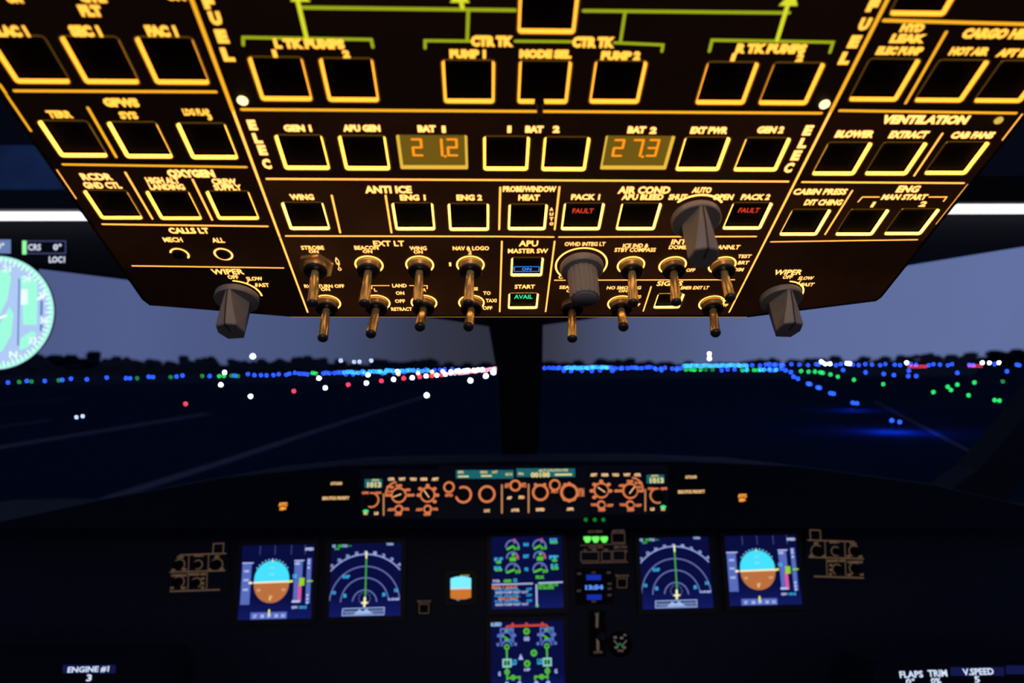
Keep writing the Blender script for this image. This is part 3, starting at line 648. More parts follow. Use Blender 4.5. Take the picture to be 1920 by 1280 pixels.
class Screen:
    def __init__(self, name, label, cat, cx, cy, w, h, group=None, bg=((9, 14, 62), (18, 26, 96)), skew=0):
        self.cx, self.cy, self.w, self.h = cx, cy, w, h
        self.root, self.off = MP.root(name, cx, cy, label, cat, group)
        sx, sy = MP.scale(cx, cy); self.W, self.H = w * sx, h * sy; self.X, self.Y = MP.p(cx, cy)
        q = MB(); W2, H2 = self.W / 2 + .008, self.H / 2 + .008; w2, h2 = self.W / 2, self.H / 2; X, Y = self.X, self.Y
        o_ = [(X - W2, Y - H2), (X + W2, Y - H2), (X + W2, Y + H2), (X - W2, Y + H2)]; i_ = [(X - w2, Y - h2), (X + w2, Y - h2), (X + w2, Y + h2), (X - w2, Y + h2)]
        q.add([(*p, .004) for p in o_] + [(*p, .004) for p in i_] + [(*p, 0) for p in i_] + [(*p, -.0018) for p in o_],
              [(i, (i + 1) % 4, 4 + (i + 1) % 4, 4 + i) for i in range(4)] + [(4 + i, 4 + (i + 1) % 4, 8 + (i + 1) % 4, 8 + i) for i in range(4)] + [(12 + i, 12 + (i + 1) % 4, (i + 1) % 4, i) for i in range(4)])
        q.build('bezel', M['bezel'], self.root, self.off)
        q = MB(); q.rect(X - w2, Y - h2, X + w2, Y + h2, .0002)
        self.scr = q.build('screen', screen_mat(bg, w2, h2), self.root, self.off)
        self.layers = {}
    def L(self, name, col):
        key = (name, col)
        if key not in self.layers: self.layers[key] = MB()
        return self.layers[key]
    def P(self, u, v): return (self.X + (u - .5) * self.W, self.Y + (.5 - v) * self.H)
    def rect(self, l, u0, v0, u1, v1, z=.0006):
        l.poly([self.P(u0, v1), self.P(u1, v1), self.P(u1, v0), self.P(u0, v0)], z)
    def quad(self, l, pts, z=.0006): l.poly([self.P(*p) for p in pts], z)
    def line(self, l, pts, w=.01, z=.0008, closed=False): l.stroke([self.P(*p) for p in pts], w * self.W, z, closed=closed)
    def text(self, l, s, u, v, w, h, z=.001, bold=.05):
        x, y = self.P(u, v); l.text(s, x, y, w * self.W, h * self.H, z, bold)
    def arc(self, l, u, v, r, a0, a1, w=.012, z=.0008, n=40):
        x, y = self.P(u, v); l.arc(x, y, r * self.W, a0, a1, w * self.W, z, n)
    def disc(self, l, u, v, r, z=.0008, n=20, ry=None):
        x, y = self.P(u, v); l.disc(x, y, r * self.W, z, n, (ry or r) * self.W)
    def finish(self):
        for (nm, col), l in self.layers.items():
            if l.v: l.build(nm, glow(*col), self.scr, self.off)
def screen_mat(bg, w2, h2):
    mt = bpy.data.materials.new('backlit_screen'); mt.use_nodes = True; nt = mt.node_tree; nt.nodes.clear()
    tc = nt.nodes.new('ShaderNodeTexCoord'); sp = nt.nodes.new('ShaderNodeSeparateXYZ'); mr = nt.nodes.new('ShaderNodeMapRange'); mx = nt.nodes.new('ShaderNodeMix'); mx.data_type = 'RGBA'
    e = nt.nodes.new('ShaderNodeEmission'); ot = nt.nodes.new('ShaderNodeOutputMaterial')
    mr.inputs['From Min'].default_value = -h2 * .4; mr.inputs['From Max'].default_value = -h2
    mx.inputs['A'].default_value = (*lin(*bg[0]), 1); mx.inputs['B'].default_value = (*lin(*bg[1]), 1)
    nt.links.new(tc.outputs['Object'], sp.inputs[0]); nt.links.new(sp.outputs['Y'], mr.inputs['Value']); nt.links.new(mr.outputs[0], mx.inputs['Factor'])
    nt.links.new(mx.outputs['Result'], e.inputs['Color']); nt.links.new(e.outputs[0], ot.inputs[0])
    return mt

TAPE = (88, 108, 190); WHT = (200, 208, 240); CYN = (70, 225, 255); BRN = (186, 112, 62); YLW = (240, 235, 120); GRN = (90, 215, 50); BLU = (60, 180, 235); PNK = (255, 70, 130); LAV = (112, 120, 192)
def pfd(cx, cy, w, h, label):
    s = Screen('primary_flight_display', label, 'display', cx, cy, w, h, 'primary flight displays')
    n_ = 40
    top = [(.43 + .24 * math.cos(t), .47 - .255 * math.sin(t)) for t in [math.pi * i / n_ for i in range(n_ + 1)]]
    l = s.L('sky_symbol', CYN + (1.0,)); s.quad(l, [(.19, .515)] + [(.67, .515)] + top, .0006)
    bot = [(.43 - .24 * math.cos(t), .53 + .255 * math.sin(t)) for t in [math.pi * i / n_ for i in range(n_ + 1)]]
    l = s.L('ground_symbol', BRN); s.quad(l, bot + [(.67, .515), (.19, .515)], .0006)
    l = s.L('horizon_marking', (255, 235, 200)); s.line(l, ((.19, .51), (.71, .50)), .022, .0009); s.line(l, ((.13, .51), (.155, .51)), .03)
    l = s.L('bank_scale_marking', (150, 220, 250))
    for k in range(-5, 6):
        a_ = R(90 + k * 11); s.disc(l, .43 + .255 * math.cos(a_), .47 - .275 * math.sin(a_), .009)
    s.text(l, '10', .43, .40, .06, .035); s.text(l, '10', .43, .31, .05, .03)
    l = s.L('pitch_marking', (225, 170, 130)); s.text(l, '10', .26, .61, .05, .04); s.text(l, '10', .60, .61, .05, .04); s.text(l, '20', .43, .70, .05, .04)
    l = s.L('tape_symbol', TAPE); s.rect(l, .02, .24, .145, .80); s.rect(l, .735, .22, .845, .785); s.rect(l, .905, .19, .965, .80); s.rect(l, .17, .905, .66, .995)
    l = s.L('tape_lettering', (190, 200, 245))
    for v in (.35, .47, .60): s.text(l, '040', .08, v, .07, .035)
    s.line(l, ((.02, .24), (.165, .24)), .014); s.line(l, ((.735, .22), (.86, .22)), .014); s.text(l, '100', .77, .26, .07, .04); s.rect(l, .72, .755, .83, .785, .0009)
    for v in (.22, .26, .32, .69, .74, .79): s.disc(l, .93, v, .016)
    for k, u in enumerate((.23, .33, .42, .52, .61)): s.text(l, '%d' % (27 + k), u, .955, .05, .045)
    s.text(l, 'SPEED', .93, .065, .12, .04); s.text(l, 'QNH', .76, .85, .08, .04)
    l = s.L('divider_marking', (60, 66, 120))
    for u in (.25, .455, .68, .87): s.line(l, ((u, .01), (u, .13)), .012)
    l = s.L('pink_tape_symbol', PNK); s.rect(l, .80, .53, .835, .77, .0009)
    l = s.L('green_symbol', (150, 210, 40)); s.rect(l, .81, .455, .88, .56, .001); s.line(l, ((.92, .50), (.985, .50)), .02)
    l = s.L('cyan_lettering', BLU); s.text(l, '00', .745, .43, .06, .06); s.text(l, '1013', .875, .85, .10, .04)
    l = s.L('yellow_symbol', YLW); s.line(l, ((.665, .505), (.71, .495)), .028, .0011); s.line(l, ((.42, .88), (.42, .94)), .024, .0011); s.disc(l, .43, .215, .012); s.line(l, ((.42, .70), (.42, .74)), .018)
    s.finish()
pfd(519, 1090, 137, 139, 'flight display with blue and brown attitude ball on the captain side of the panel')
pfd(1430, 1068, 136, 131, 'flight display with blue and brown attitude ball on the first officer side')
def nd(cx, cy, w, h, label):
    s = Screen('navigation_display', label, 'display', cx, cy, w, h, 'navigation displays')
    c = (.49, .815)
    l = s.L('compass_arc_marking', (150, 165, 225)); s.arc(l, *c, .655, 42, 138, .017)
    for k in range(-4, 5):
        a_ = R(90 - k * 10.5); s.text(l, '%d' % ((36 + k) % 36), c[0] + .71 * math.cos(a_), c[1] - .71 * math.sin(a_) * w / h, .05, .045)
    l = s.L('range_arc_marking', LAV)
    for r, st in ((.49, 4), (.335, 6), (.17, 10)):
        a_ = 5
        while a_ < 175: s.arc(l, *c, r, a_, a_ + st * .6, .015, n=3); a_ += st
    for k in range(12):
        a_ = R(30 * k); s.disc(l, c[0] + .08 * math.cos(a_), c[1] - .06 - .08 * math.sin(a_), .008)
    l = s.L('course_marking', (70, 165, 60)); s.line(l, ((.5, .18), (.5, .80)), .02, .001)
    l = s.L('aircraft_symbol', (255, 248, 190)); s.line(l, ((.495, .75), (.49, .86)), .03, .0012); s.line(l, ((.455, .815), (.53, .815)), .022, .0012); s.line(l, ((.50, .12), (.50, .20)), .022, .0012)
    l = s.L('cyan_lettering', BLU)
    for s_, u, v, w_ in (('KAP', .225, .455, .10), ('10', .06, .67, .05), ('5', .215, .715, .05), ('5', .76, .71, .05), ('10', .93, .655, .05)): s.text(l, s_, u, v, w_, .05)
    l = s.L('white_lettering', (160, 185, 235)); s.text(l, 'GS', .035, .03, .05, .04); s.text(l, 'TAS', .19, .03, .07, .04); s.text(l, 'TERR', .83, .015, .11, .035); s.text(l, '0.0NM', .90, .775, .15, .035)
    s.line(l, ((.19, .89), (.77, .885), (.765, .98), (.185, .98)), .012, closed=True); s.line(l, ((.2, .93), (.38, .93)), .01); s.line(l, ((.58, .925), (.76, .925)), .01)
    s.quad(l, ((.34, .97), (.42, .90), (.47, .93), (.52, .895), (.62, .965))); s.line(l, ((.22, .955), (.74, .955)), .008)
    l = s.L('green_lettering', (60, 190, 50)); s.text(l, '000', .125, .03, .07, .04); s.text(l, '---/--', .25, .03, .08, .02); s.text(l, '359', .08, .07, .07, .03)
    s.finish()
nd(686, 1086, 133, 137, 'navigation display with white compass arcs and green course line, near the captain')
nd(1267, 1073, 132, 134, 'navigation display with white compass arcs and green course line, near the first officer')

# upper system display
s = Screen('engine_display', 'upper centre display with engine dials above lines of orange and blue text', 'display', 988.5, 1072, 133, 135)
g = (80, 195, 55); wv = (104, 114, 185)
for u in (.295, .68):
    l = s.L('dial_marking', wv)
    for v, r in ((.145, .09), (.30, .08), (.475, .095)): s.arc(l, u, v, r, 0, 180, .022); s.disc(l, u + .03, v - .06, .014)
    l = s.L('green_lettering', g)
    s.line(l, ((u - .07, .175), (u + .01, .135)), .03); s.text(l, '0.0', u + .06, .165, .09, .05); s.rect(l, u - .04, .29, u + .05, .345); s.disc(l, u + .01, .255, .022)
    s.line(l, ((u - .08, .50), (u + .02, .465)), .03); s.text(l, '59', u + .075, .495, .08, .05)
    l = s.L('red_marking', (225, 50, 50)); s.disc(l, u + .035, .045, .018); s.line(l, ((u + .06, .26), (u + .08, .31)), .03)
l = s.L('cyan_lettering', BLU)
for s_, u, v, w_ in (('N1', .49, .115, .07), ('EGT', .49, .28, .08), ('N2', .49, .46, .05), ('F.F', .10, .315, .12), ('FF', .88, .30, .13), ('FOB', .085, .435, .10), ('F.F', .885, .42, .10), ('FLEX', .885, .06, .11), ('KG', .33, .61, .05)): s.text(l, s_, u, v, w_, .05)
l = s.L('green_lettering', g)
for s_, u, v, w_ in (('0', .10, .355, .08), ('0.0', .095, .46, .11), ('0', .89, .345, .08), ('0.0', .89, .455, .11), ('60.0', .885, .09, .11), ('FLX', .68, .575, .12), ('6200', .22, .615, .11)): s.text(l, s_, u, v, w_, .045, bold=.07)
for k, (s_, u, v, w_) in enumerate((('SEAT BELTS', .79, .685, .28), ('NO SMOKING', .76, .725, .22))): s.text(l, s_, u, v, w_, .038)
s.disc(l, .628, .965, .022)
l = s.L('white_lettering', (175, 180, 225)); s.text(l, 'FOB:', .065, .615, .10, .04); s.line(l, ((0, .665), (.57, .66)), .02); s.line(l, ((.66, .655), (.99, .65)), .02); s.line(l, ((.625, .68), (.625, .95)), .024)
for v in (.775, .94): s.text(l, 'MAIN PUMP PART OUT', .28, v, .46, .035)
l = s.L('orange_lettering', (235, 130, 50)); s.text(l, 'ENG 1 SHUT', .18, .705, .36, .036); s.text(l, 'ENG 2 SHUT', .23, .86, .28, .036)
l = s.L('blue_lettering', (50, 150, 220))
for v in (.735, .82, .895): s.text(l, 'FUEL MASTER..', .22, v, .36, .036); s.text(l, 'OFF', .52, v, .08, .038)
s.finish()
# lower system display
s = Screen('system_display', 'lower centre display with green bleed diagram below the engine display', 'display', 989.5, 1233, 137, 140)
l = s.L('white_lettering', (150, 190, 240)); s.text(l, 'BLEED', .07, .035, .16, .05)
l = s.L('red_marking', (200, 70, 50)); s.line(l, ((.21, .085), (.23, .065), (.76, .06), (.78, .08)), .028)
for u in (.30, .49, .71): s.disc(l, u, .04, .02)
lb = (90, 110, 195)
for u in (.215, .765):
    l = s.L('diagram_marking', lb)
    s.line(l, ((u - .08, .28), (u - .08, .10), (u + .09, .10), (u + .09, .28)), .022); s.arc(l, u, .22, .07, 10, 170, .022); s.arc(l, u, .34, .07, 10, 170, .022)
    for du, v in ((-.11, .19), (.11, .19), (-.12, .31), (.12, .31)): s.disc(l, u + du, v, .022)
    l = s.L('green_symbol', (82, 180, 58)); s.rect(l, u - .03, .115, u + .03, .155); s.line(l, ((u - .05, .195), (u + .01, .235)), .022); s.rect(l, u - .03, .235, u + .035, .27)
    for v in (.345, .68): s.arc(l, u, v, .027, 0, 360, .022, n=20)
    s.line(l, ((u, .37), (u, .78)), .024); sg = 1 if u < .5 else -1
    s.line(l, ((u, .76), (u + sg * .17, .75), (u + sg * .17, .79)), .026); s.disc(l, u + sg * .08, .755, .036)
    l = s.L('valve_symbol', (140, 200, 195)); s.line(l, ((u - .05, .515), (u + .05, .515), (u + .05, .605), (u - .05, .605)), .024, .0009, True)
    l = s.L('cyan_lettering', BLU); s.text(l, 'C', u + .06, .125, .03, .04); s.text(l, 'LO', u + sg * .10, .55, .07, .08); s.text(l, 'C', u + .06, .25, .03, .04)
l = s.L('green_symbol', (82, 180, 58))
for u, v in ((.49, .14), (.585, .435), (.49, .575)): s.arc(l, u, v, .03, 0, 360, .03, n=20)
l = s.L('white_symbol', (170, 180, 240)); s.text(l, 'GND', .49, .24, .08, .06); s.text(l, 'HP', .49, .655, .085, .04); s.quad(l, ((.37, .52), (.44, .52), (.405, .44))); s.text(l, 'G', .11, .70, .035, .06); s.text(l, 'G', .88, .685, .04, .06)
for u in (.21, .38, .61, .77): s.disc(l, u, .84, .03)
s.finish()
# standby instrument
s = Screen('standby_display', 'small square standby display showing bright blue sky over brown ground', 'display', 864, 1101, 42, 48, bg=((3, 6, 20), (3, 6, 22)))
l = s.L('sky_symbol', (120, 232, 255, 1.1)); s.quad(l, ((.04, .53), (.96, .53), (.96, .14), (.75, .08), (.5, .06), (.25, .08), (.04, .14)))
l = s.L('ground_symbol', (205, 118, 45)); s.quad(l, ((.04, .90), (.3, .96), (.7, .96), (.96, .90), (.96, .53), (.04, .53)))
l = s.L('horizon_marking', (215, 215, 225)); s.rect(l, .04, .51, .96, .57, .0008)
l = s.L('yellow_lettering', (200, 190, 60)); s.text(l, 'STD', .68, .03, .4, .07)
l = s.L('tape_lettering', (110, 130, 175))
for v in (.16, .32, .48, .66): s.text(l, '60', -.08, v, .14, .07); s.text(l, '05', 1.08, v + .06, .14, .07)
l = s.L('cyan_lettering', BLU); s.disc(l, .38, 1.03, .1, .0009, 14, .06)
s.finish()

# dim lighting panels at both ends
def light_panel(side, cx, label):
    f = (lambda x, y: (x, y)) if not side else (lambda x, y: (1938 - x, y - 25 + (0)))
    rr, ro = MP.root('lighting_panel', *f(372, 1062), label, 'control panel', 'lighting panels')
    xs = sorted((f(316, 0)[0], f(430, 0)[0])); plate(MP, rr, ro, xs[0], f(0, 1010)[1], xs[1], f(0, 1116)[1])
    c1 = MB(); A = lambda *p: [f(*q) for q in p]
    pstroke(MP, c1, A((338, 1040), (424, 1037)), 2.4); pstroke(MP, c1, A((320, 1072), (422, 1069)), 2.4); pstroke(MP, c1, A((320, 1108), (412, 1105)), 2.6)
    pstroke(MP, c1, A((355, 1041), (354, 1070)), 1.6); pstroke(MP, c1, A((392, 1039), (391, 1069)), 1.6); pstroke(MP, c1, A((354, 1073), (353, 1104)), 1.6); pstroke(MP, c1, A((389, 1072), (388, 1104)), 1.6)
    pstroke(MP, c1, A((400, 1036), (401, 1019), (420, 1018), (419, 1036)), 2.0)
    c1.build('panel_marking', glow(86, 66, 52), rr, ro)
    for (x, y, r) in ((337, 1058, 10), (372, 1058, 8), (407, 1058, 11), (336, 1090, 10), (369, 1092, 9)):
        dial(MP, rr, ro, *f(x, y), r, *((0, 360) if r == 8 else (-60, 240)), name='dimmer_knob', mat='brown', wpx=2)
    c2 = MB()
    for s_, x, y, w in (('FLOOD', 339, 1044, 12), ('INTEG LT', 374, 1041, 18), ('BRT', 408, 1043, 9), ('OFF', 326, 1068, 8), ('BRT', 347, 1067, 7), ('OFF', 395, 1067, 9), ('BRT', 417, 1066, 7), ('CONSOLE', 336, 1078, 29), ('PFD/ND XFR', 371, 1076, 33), ('OFF', 323, 1102, 7), ('BRT', 345, 1102, 9), ('DIM', 381, 1084, 6), ('MED', 381, 1093, 6), ('BRT', 381, 1101, 6)):
        put(MP, c2, s_, *f(x, y), w, 4.5, bold=.07)
    c2.build('panel_lettering', glow(96, 76, 52), rr, ro)
M['brown'] = glow(84, 66, 56)
light_panel(0, 0, 'panel of dim brown lit dials at the captain end of the instrument panel')
light_panel(1, 0, 'panel of dim brown lit dials at the first officer end of the instrument panel')

# terrain buttons
for px, py, lab in ((795, 1139, 'dim square button with small label under the standby display'), (1166, 1091, 'dim square button with small label beside the blue clock')):
    rr, ro = MP.root('terrain_button', px, py, lab, 'button', 'terrain buttons')
    plate(MP, rr, ro, px - 13, py - 13, px + 13, py + 13, name='button_cap', mat='cap')
    t_ = MB(); pstroke(MP, t_, ((px - 9, py - 7), (px + 9, py - 7), (px + 9, py + 10), (px - 9, py + 10)), 1.5, closed=True); put(MP, t_, 'TERR ON ND', px, py - 12, 26, 4.5, bold=.06); t_.build('button_lettering', glow(74, 58, 52), rr, ro)
# landing gear panel
rr, ro = MP.root('landing_gear_panel', 1132, 1024, 'dark panel with three bright green gear lights in a row', 'control panel')
plate(MP, rr, ro, 1080, 988, 1186, 1058)
for x in (1101, 1116.5, 1132.5):
    t_ = MB(); sx = MP.scale(x, 1011)[0]; X, Y = MP.p(x, 1011)
    t_.prism([(X - 3 * sx, Y - 5.5 * sx), (X + 3 * sx, Y - 5.5 * sx), (X + 7 * sx, Y + 1 * sx), (X + 6.5 * sx, Y + 5.5 * sx), (X - 6.5 * sx, Y + 5.5 * sx), (X - 7 * sx, Y + 1 * sx)], .001, .0025)
    t_.build('gear_light', glow(110, 255, 100, 1.1), rr, ro)
t_ = MB()
for s_, x, y, w in (('LDG GEAR', 1116, 996, 28), ('ANTI SKID', 1159, 995, 24), ('AUTO BRK', 1117, 1025, 28), ('LO', 1097, 1031, 6), ('MED', 1114, 1030, 9), ('MAX', 1136, 1030, 8), ('BRK FAN', 1163, 1025, 24), ('ON', 1173, 1033, 6)): put(MP, t_, s_, x, y, w, 5, bold=.05)
for (x0, y0, x1, y1) in ((1147, 999, 1171, 1017), (1089, 1034, 1122, 1051), (1128, 1033, 1146, 1051), (1149, 1032, 1172, 1050)): pstroke(MP, t_, ((x0, y0), (x1, y0), (x1, y1), (x0, y1)), 1.4, closed=True)
pstroke(MP, t_, ((1088, 1022), (1172, 1019)), 1.3); pstroke(MP, t_, ((1091, 1055), (1177, 1053)), 1.6)
t_.build('panel_lettering', glow(78, 60, 52), rr, ro)
# clock
rr, ro = MP.root('clock', 1114, 1100, 'clock with glowing blue digits between two blue bars', 'clock')
plate(MP, rr, ro, 1080, 1066, 1150, 1132, name='clock_face', mat='cap')
t_ = MB(); prect(MP, t_, 1099, 1077, 1127, 1087, .0016); prect(MP, t_, 1100, 1114, 1128, 1124, .0016); t_.build('blue_readout_display', glow(22, 44, 170), rr, ro)
t_ = MB(); put(MP, t_, '13:54', 1114, 1100.5, 34, 9, bold=.06); t_.build('digits_lettering', glow(90, 150, 250), rr, ro)
t_ = MB()
for s_, x, y, w in (('CHR', 1086, 1075, 8), ('GPS', 1141, 1073, 8), ('INT', 1143, 1094, 8), ('SET', 1143, 1103, 8), ('ET', 1086, 1107, 8), ('RST', 1143, 1115, 8), ('UTC', 1113, 1073, 8), ('RUN', 1113, 1127, 8)): put(MP, t_, s_, x, y, w, 4, bold=.05)
t_.build('clock_lettering', glow(70, 60, 66), rr, ro)
# gear lever and brake gauge
rr, ro = MP.root('gear_lever', 1120, 1188, 'dim brown landing gear lever slot under the blue clock', 'lever')
plate(MP, rr, ro, 1105, 1145, 1136, 1230, name='lever_plate', mat='cap')
t_ = MB(); X, Y = MP.p(1120, 1182); t_.lathe((X, Y, .001), (0, 0, 1), [(.003, 0), (.003, .03), (.009, .032), (.009, .046), (.006, .05)], 20); t_.build('lever_handle', M['bezel'], rr, ro, True)
t_ = MB(); pstroke(MP, t_, ((1119.5, 1152), (1119, 1174)), 4.5, .0015); pstroke(MP, t_, ((1120, 1184), (1121, 1217)), 5, .0015); put(MP, t_, 'DOWN', 1121, 1222, 16, 4.5); put(MP, t_, 'UP', 1119, 1150, 8, 4); t_.build('lever_lettering', glow(84, 72, 64), rr, ro)
rr, ro = MP.root('brake_gauge', 1162, 1206, 'small round brake pressure gauge with green arcs beside the gear lever', 'gauge')
t_ = MB(); X, Y = MP.p(1162, 1206); sx = MP.scale(1162, 1206)[0]; t_.lathe((X, Y, -.001), (0, 0, 1), [(22 * sx, 0), (22 * sx, .005), (20 * sx, .006), (19 * sx, .002), (2 * sx, .002)], 32); t_.build('gauge_case', M['cap'], rr, ro, True)
t_ = MB()
for p in (((1151, 1200), (1158, 1208)), ((1174, 1200), (1167, 1208))): pstroke(MP, t_, p, 2, .0025)
for q in ((1155, 1213), (1170, 1213), (1165, 1195), (1153, 1194), (1172, 1189)): pdisc(MP, t_, *q, 3.4, .0025, 10, 2.2)
put(MP, t_, 'PSI', 1163, 1219, 10, 4, .0025); t_.build('gauge_lettering', glow(96, 86, 84), rr, ro)
t_ = MB(); pstroke(MP, t_, ((1157, 1212), (1162, 1205), (1167, 1212)), 2, .0026); t_.build('green_arc_marking', glow(30, 120, 60), rr, ro)

# ================================================================== CORNER READOUTS
def console_box(name, x0, x1, y0, y1, d, label):
    bd = Board(at_depth((x0 + x1) / 2, 1320, d), (0, math.sin(R(14)), math.cos(R(14))), (0, -math.cos(R(14)), math.sin(R(14))))
    q = MB(); q.prism([bd.p(x0, y1), bd.p(x1, y1), bd.p(x1, y0), bd.p(x0, y0)], -.10, 0); o = q.build(name, M['glare']); o.matrix_world = bd.m
    tag(o, label, 'console'); return bd
LC = console_box('side_console', -220, 300, 1228, 2420, 0.98, 'dark side console carrying the small ENGINE readout')
RC = console_box('side_console', 1640, 2150, 1236, 2420, 0.98, 'dark side console carrying the FLAPS, TRIM and V.SPEED readouts')
def readout(bd, x0, y0, x1, y1, s1, p1, s2, p2, label, bg=(20, 24, 72)):
    rr, ro = bd.root('readout_display', (x0 + x1) / 2, (y0 + y1) / 2, label, 'readout', 'small white readouts on the side consoles')
    q = MB(); q.prism([bd.p(x0, y1), bd.p(x1, y1), bd.p(x1, y0), bd.p(x0, y0)], 0.0002, .003); q.build('display_glass', glow(*bg), rr, ro)
    if s1: q = MB(); put(bd, q, s1, *p1, .0034, .03); q.build('title_lettering', glow(215, 230, 255), rr, ro)
    if s2: q = MB(); put(bd, q, s2, *p2, .0012, .03); q.build('value_lettering', glow(215, 230, 255), rr, ro)
readout(LC, 120, 1246, 217, 1261, 'ENGINE #1', (168, 1254, 77, 12), '3', (168, 1270, 10, 13), 'small white ENGINE readout over the figure 3 in the bottom corner')
readout(RC, 1682, 1255, 1728, 1271, 'FLAPS', (1706, 1263, 44, 13), '0°', (1706, 1277, 17, 12), 'small white FLAPS readout, first of the row on the first officer side', (5, 7, 22))
readout(RC, 1733, 1253, 1775, 1269, 'TRIM', (1755, 1261, 36, 13), '0%', (1754, 1276, 19, 12), 'small white TRIM readout between FLAPS and V.SPEED', (5, 7, 22))
readout(RC, 1782, 1250, 1880, 1266, 'V.SPEED', (1831, 1258, 58, 13), '5', (1831, 1273, 10, 12), 'small white V.SPEED readout with purple backing')
readout(RC, 1886, 1247, 1980, 1263, None, None, None, None, 'purple backed readout at the very edge beyond V.SPEED')

# ================================================================== WINDOWS AND STRUCTURE
def slab(name, pts, Y, depth, mat, kind=True):
    q = MB(); a_ = [at_forward(x, y, Y) for x, y in pts]; n = len(a_)
    b_ = [p + Vector((0, depth, 0)) for p in a_]
    q.add(a_ + b_, [tuple(range(n))[::-1], tuple(range(n, 2 * n))] + [(i, (i + 1) % n, n + (i + 1) % n, n + i) for i in range(n)])
    o = q.build(name, M[mat])
    if kind: structure(o)
    return o
slab('trim_1', [(-420, 400), (-420, 440), (60, 498), (245, 521), (560, 559), (840, 596), (925, 609), (925, 400)], 1.50, .08, 'navy')
slab('trim_2', [(1018, 400), (1018, 606), (1110, 594), (1395, 543), (1700, 495), (1920, 459), (2340, 392), (2340, 380)], 1.50, .08, 'navy')
slab('trim_3', [(900, 560), (917, 606), (932, 692), (944, 900), (1006, 900), (1017, 692), (1018, 606), (1034, 560), (1034, 396), (900, 396)], 1.47, .12, 'post')
slab('trim_4', [(1722, 960), (1835, 880), (1930, 770), (2010, 660), (2150, 420), (2230, 420), (2070, 700), (1960, 850), (1870, 960)], 1.42, .07, 'navy')
slab('wall_front', [(-500, -700), (-500, 402), (2420, 385), (2420, -700)], 1.56, .05, 'black')
# dark cornice above the light tube
slab('trim_5', [(-500, 356), (-500, 392), (420, 392), (420, 356)], 1.44, .10, 'black')
slab('trim_6', [(1560, 330), (1560, 378), (2400, 378), (2400, 330)], 1.44, .10, 'post')
def tube(name, x0, x1, yt, yb, label):
    q = MB(); p = at_forward((x0 + x1) / 2, (yt + yb) / 2, 1.47)
    r = (at_forward(x0, yt, 1.47) - at_forward(x0, yb, 1.47)).length / 2
    r *= .88; a_ = at_forward(x0, (yt + yb) / 2, 1.47); b_ = at_forward(x1, (yt + yb) / 2 - (x1 - x0) * 0.001, 1.47); L = (b_ - a_).length
    rt = bpy.data.objects.new(name, None); COL.objects.link(rt); rt.location = p
    q.lathe(a_ - p, b_ - a_, [(r * .6, 0), (r, r * .3), (r, L - r * .3), (r * .6, L)], 20); q.build('lamp_tube', emis('white_light_tube', (1.0, 0.97, 1.0), 1.5), rt, None, True)
    q = MB()
    for e in (a_, b_): q.lathe(e - p - (b_ - a_).normalized() * .02, b_ - a_, [(r * 1.05, 0), (r * 1.05, .02)], 16)
    q.build('end_cap', M['black'], rt)
    tag(rt, label, 'light')
tube('ceiling_light_tube', -420, 330, 395, 415, 'white light tube above the compass display, on the captain side')
tube('ceiling_light_tube', 1600, 2340, 380.5, 402, 'white light tube on the first officer side, above the plain window header')
# blue lit panel high on the captain side, its blue light painted as emission
q = MB(); a_ = [at_forward(x, y, 1.52) for x, y in ((-260, 272), (132, 272), (132, 354), (-260, 352))]
c = sum(a_, Vector()) / 4
q.add([p - c for p in a_] + [p - c + Vector((0, .02, 0)) for p in a_], [(3, 2, 1, 0), (4, 5, 6, 7)] + [(i, (i + 1) % 4, 4 + (i + 1) % 4, 4 + i) for i in range(4)])
bp = principled('blue_glowing_panel', (0.01, 0.02, 0.06), .5); nt = bp.node_tree; pb = nt.nodes['Principled BSDF']
tn = nt.nodes.new('ShaderNodeTexNoise'); tn.inputs['Scale'].default_value = 9; rp = nt.nodes.new('ShaderNodeValToRGB'); tco = nt.nodes.new('ShaderNodeTexCoord'); nt.links.new(tco.outputs['Object'], tn.inputs['Vector'])
rp.color_ramp.elements[0].position = .3; rp.color_ramp.elements[0].color = (.0010, .0038, .015, 1); rp.color_ramp.elements[1].position = .75; rp.color_ramp.elements[1].color = (.0028, .011, .048, 1)
nt.links.new(tn.outputs['Fac'], rp.inputs[0]); nt.links.new(rp.outputs[0], pb.inputs['Emission Color']); pb.inputs['Emission Strength'].default_value = 1
o = q.build('blue_lit_panel', bp); o.location = c
tag(o, 'dim blue panel with painted glow above the white tube by the GPWS panel', 'lamp')

glass = bpy.data.materials.new('windscreen_glass'); glass.use_nodes = True; nt = glass.node_tree; nt.nodes.clear()
tr = nt.nodes.new('ShaderNodeBsdfTransparent'); gl = nt.nodes.new('ShaderNodeBsdfGlossy'); mxs = nt.nodes.new('ShaderNodeMixShader'); ot = nt.nodes.new('ShaderNodeOutputMaterial')
tr.inputs[0].default_value = (.97, .98, 1, 1); gl.inputs['Roughness'].default_value = .02; mxs.inputs[0].default_value = .02
nt.links.new(tr.outputs[0], mxs.inputs[1]); nt.links.new(gl.outputs[0], mxs.inputs[2]); nt.links.new(mxs.outputs[0], ot.inputs[0])
M['glass'] = glass
for nm, pts in (('window_1', ((-420, 1010), (938, 900), (918, 590), (-420, 400))), ('window_2', ((1012, 900), (2200, 1000), (2200, 400), (1020, 590)))):
    q = MB(); top = Vector((0, -.0, 0))
    v_ = [at_forward(x, y, 1.54) for x, y in pts]; q.add(v_, [(0, 1, 2, 3)]); structure(q.build(nm, glass))
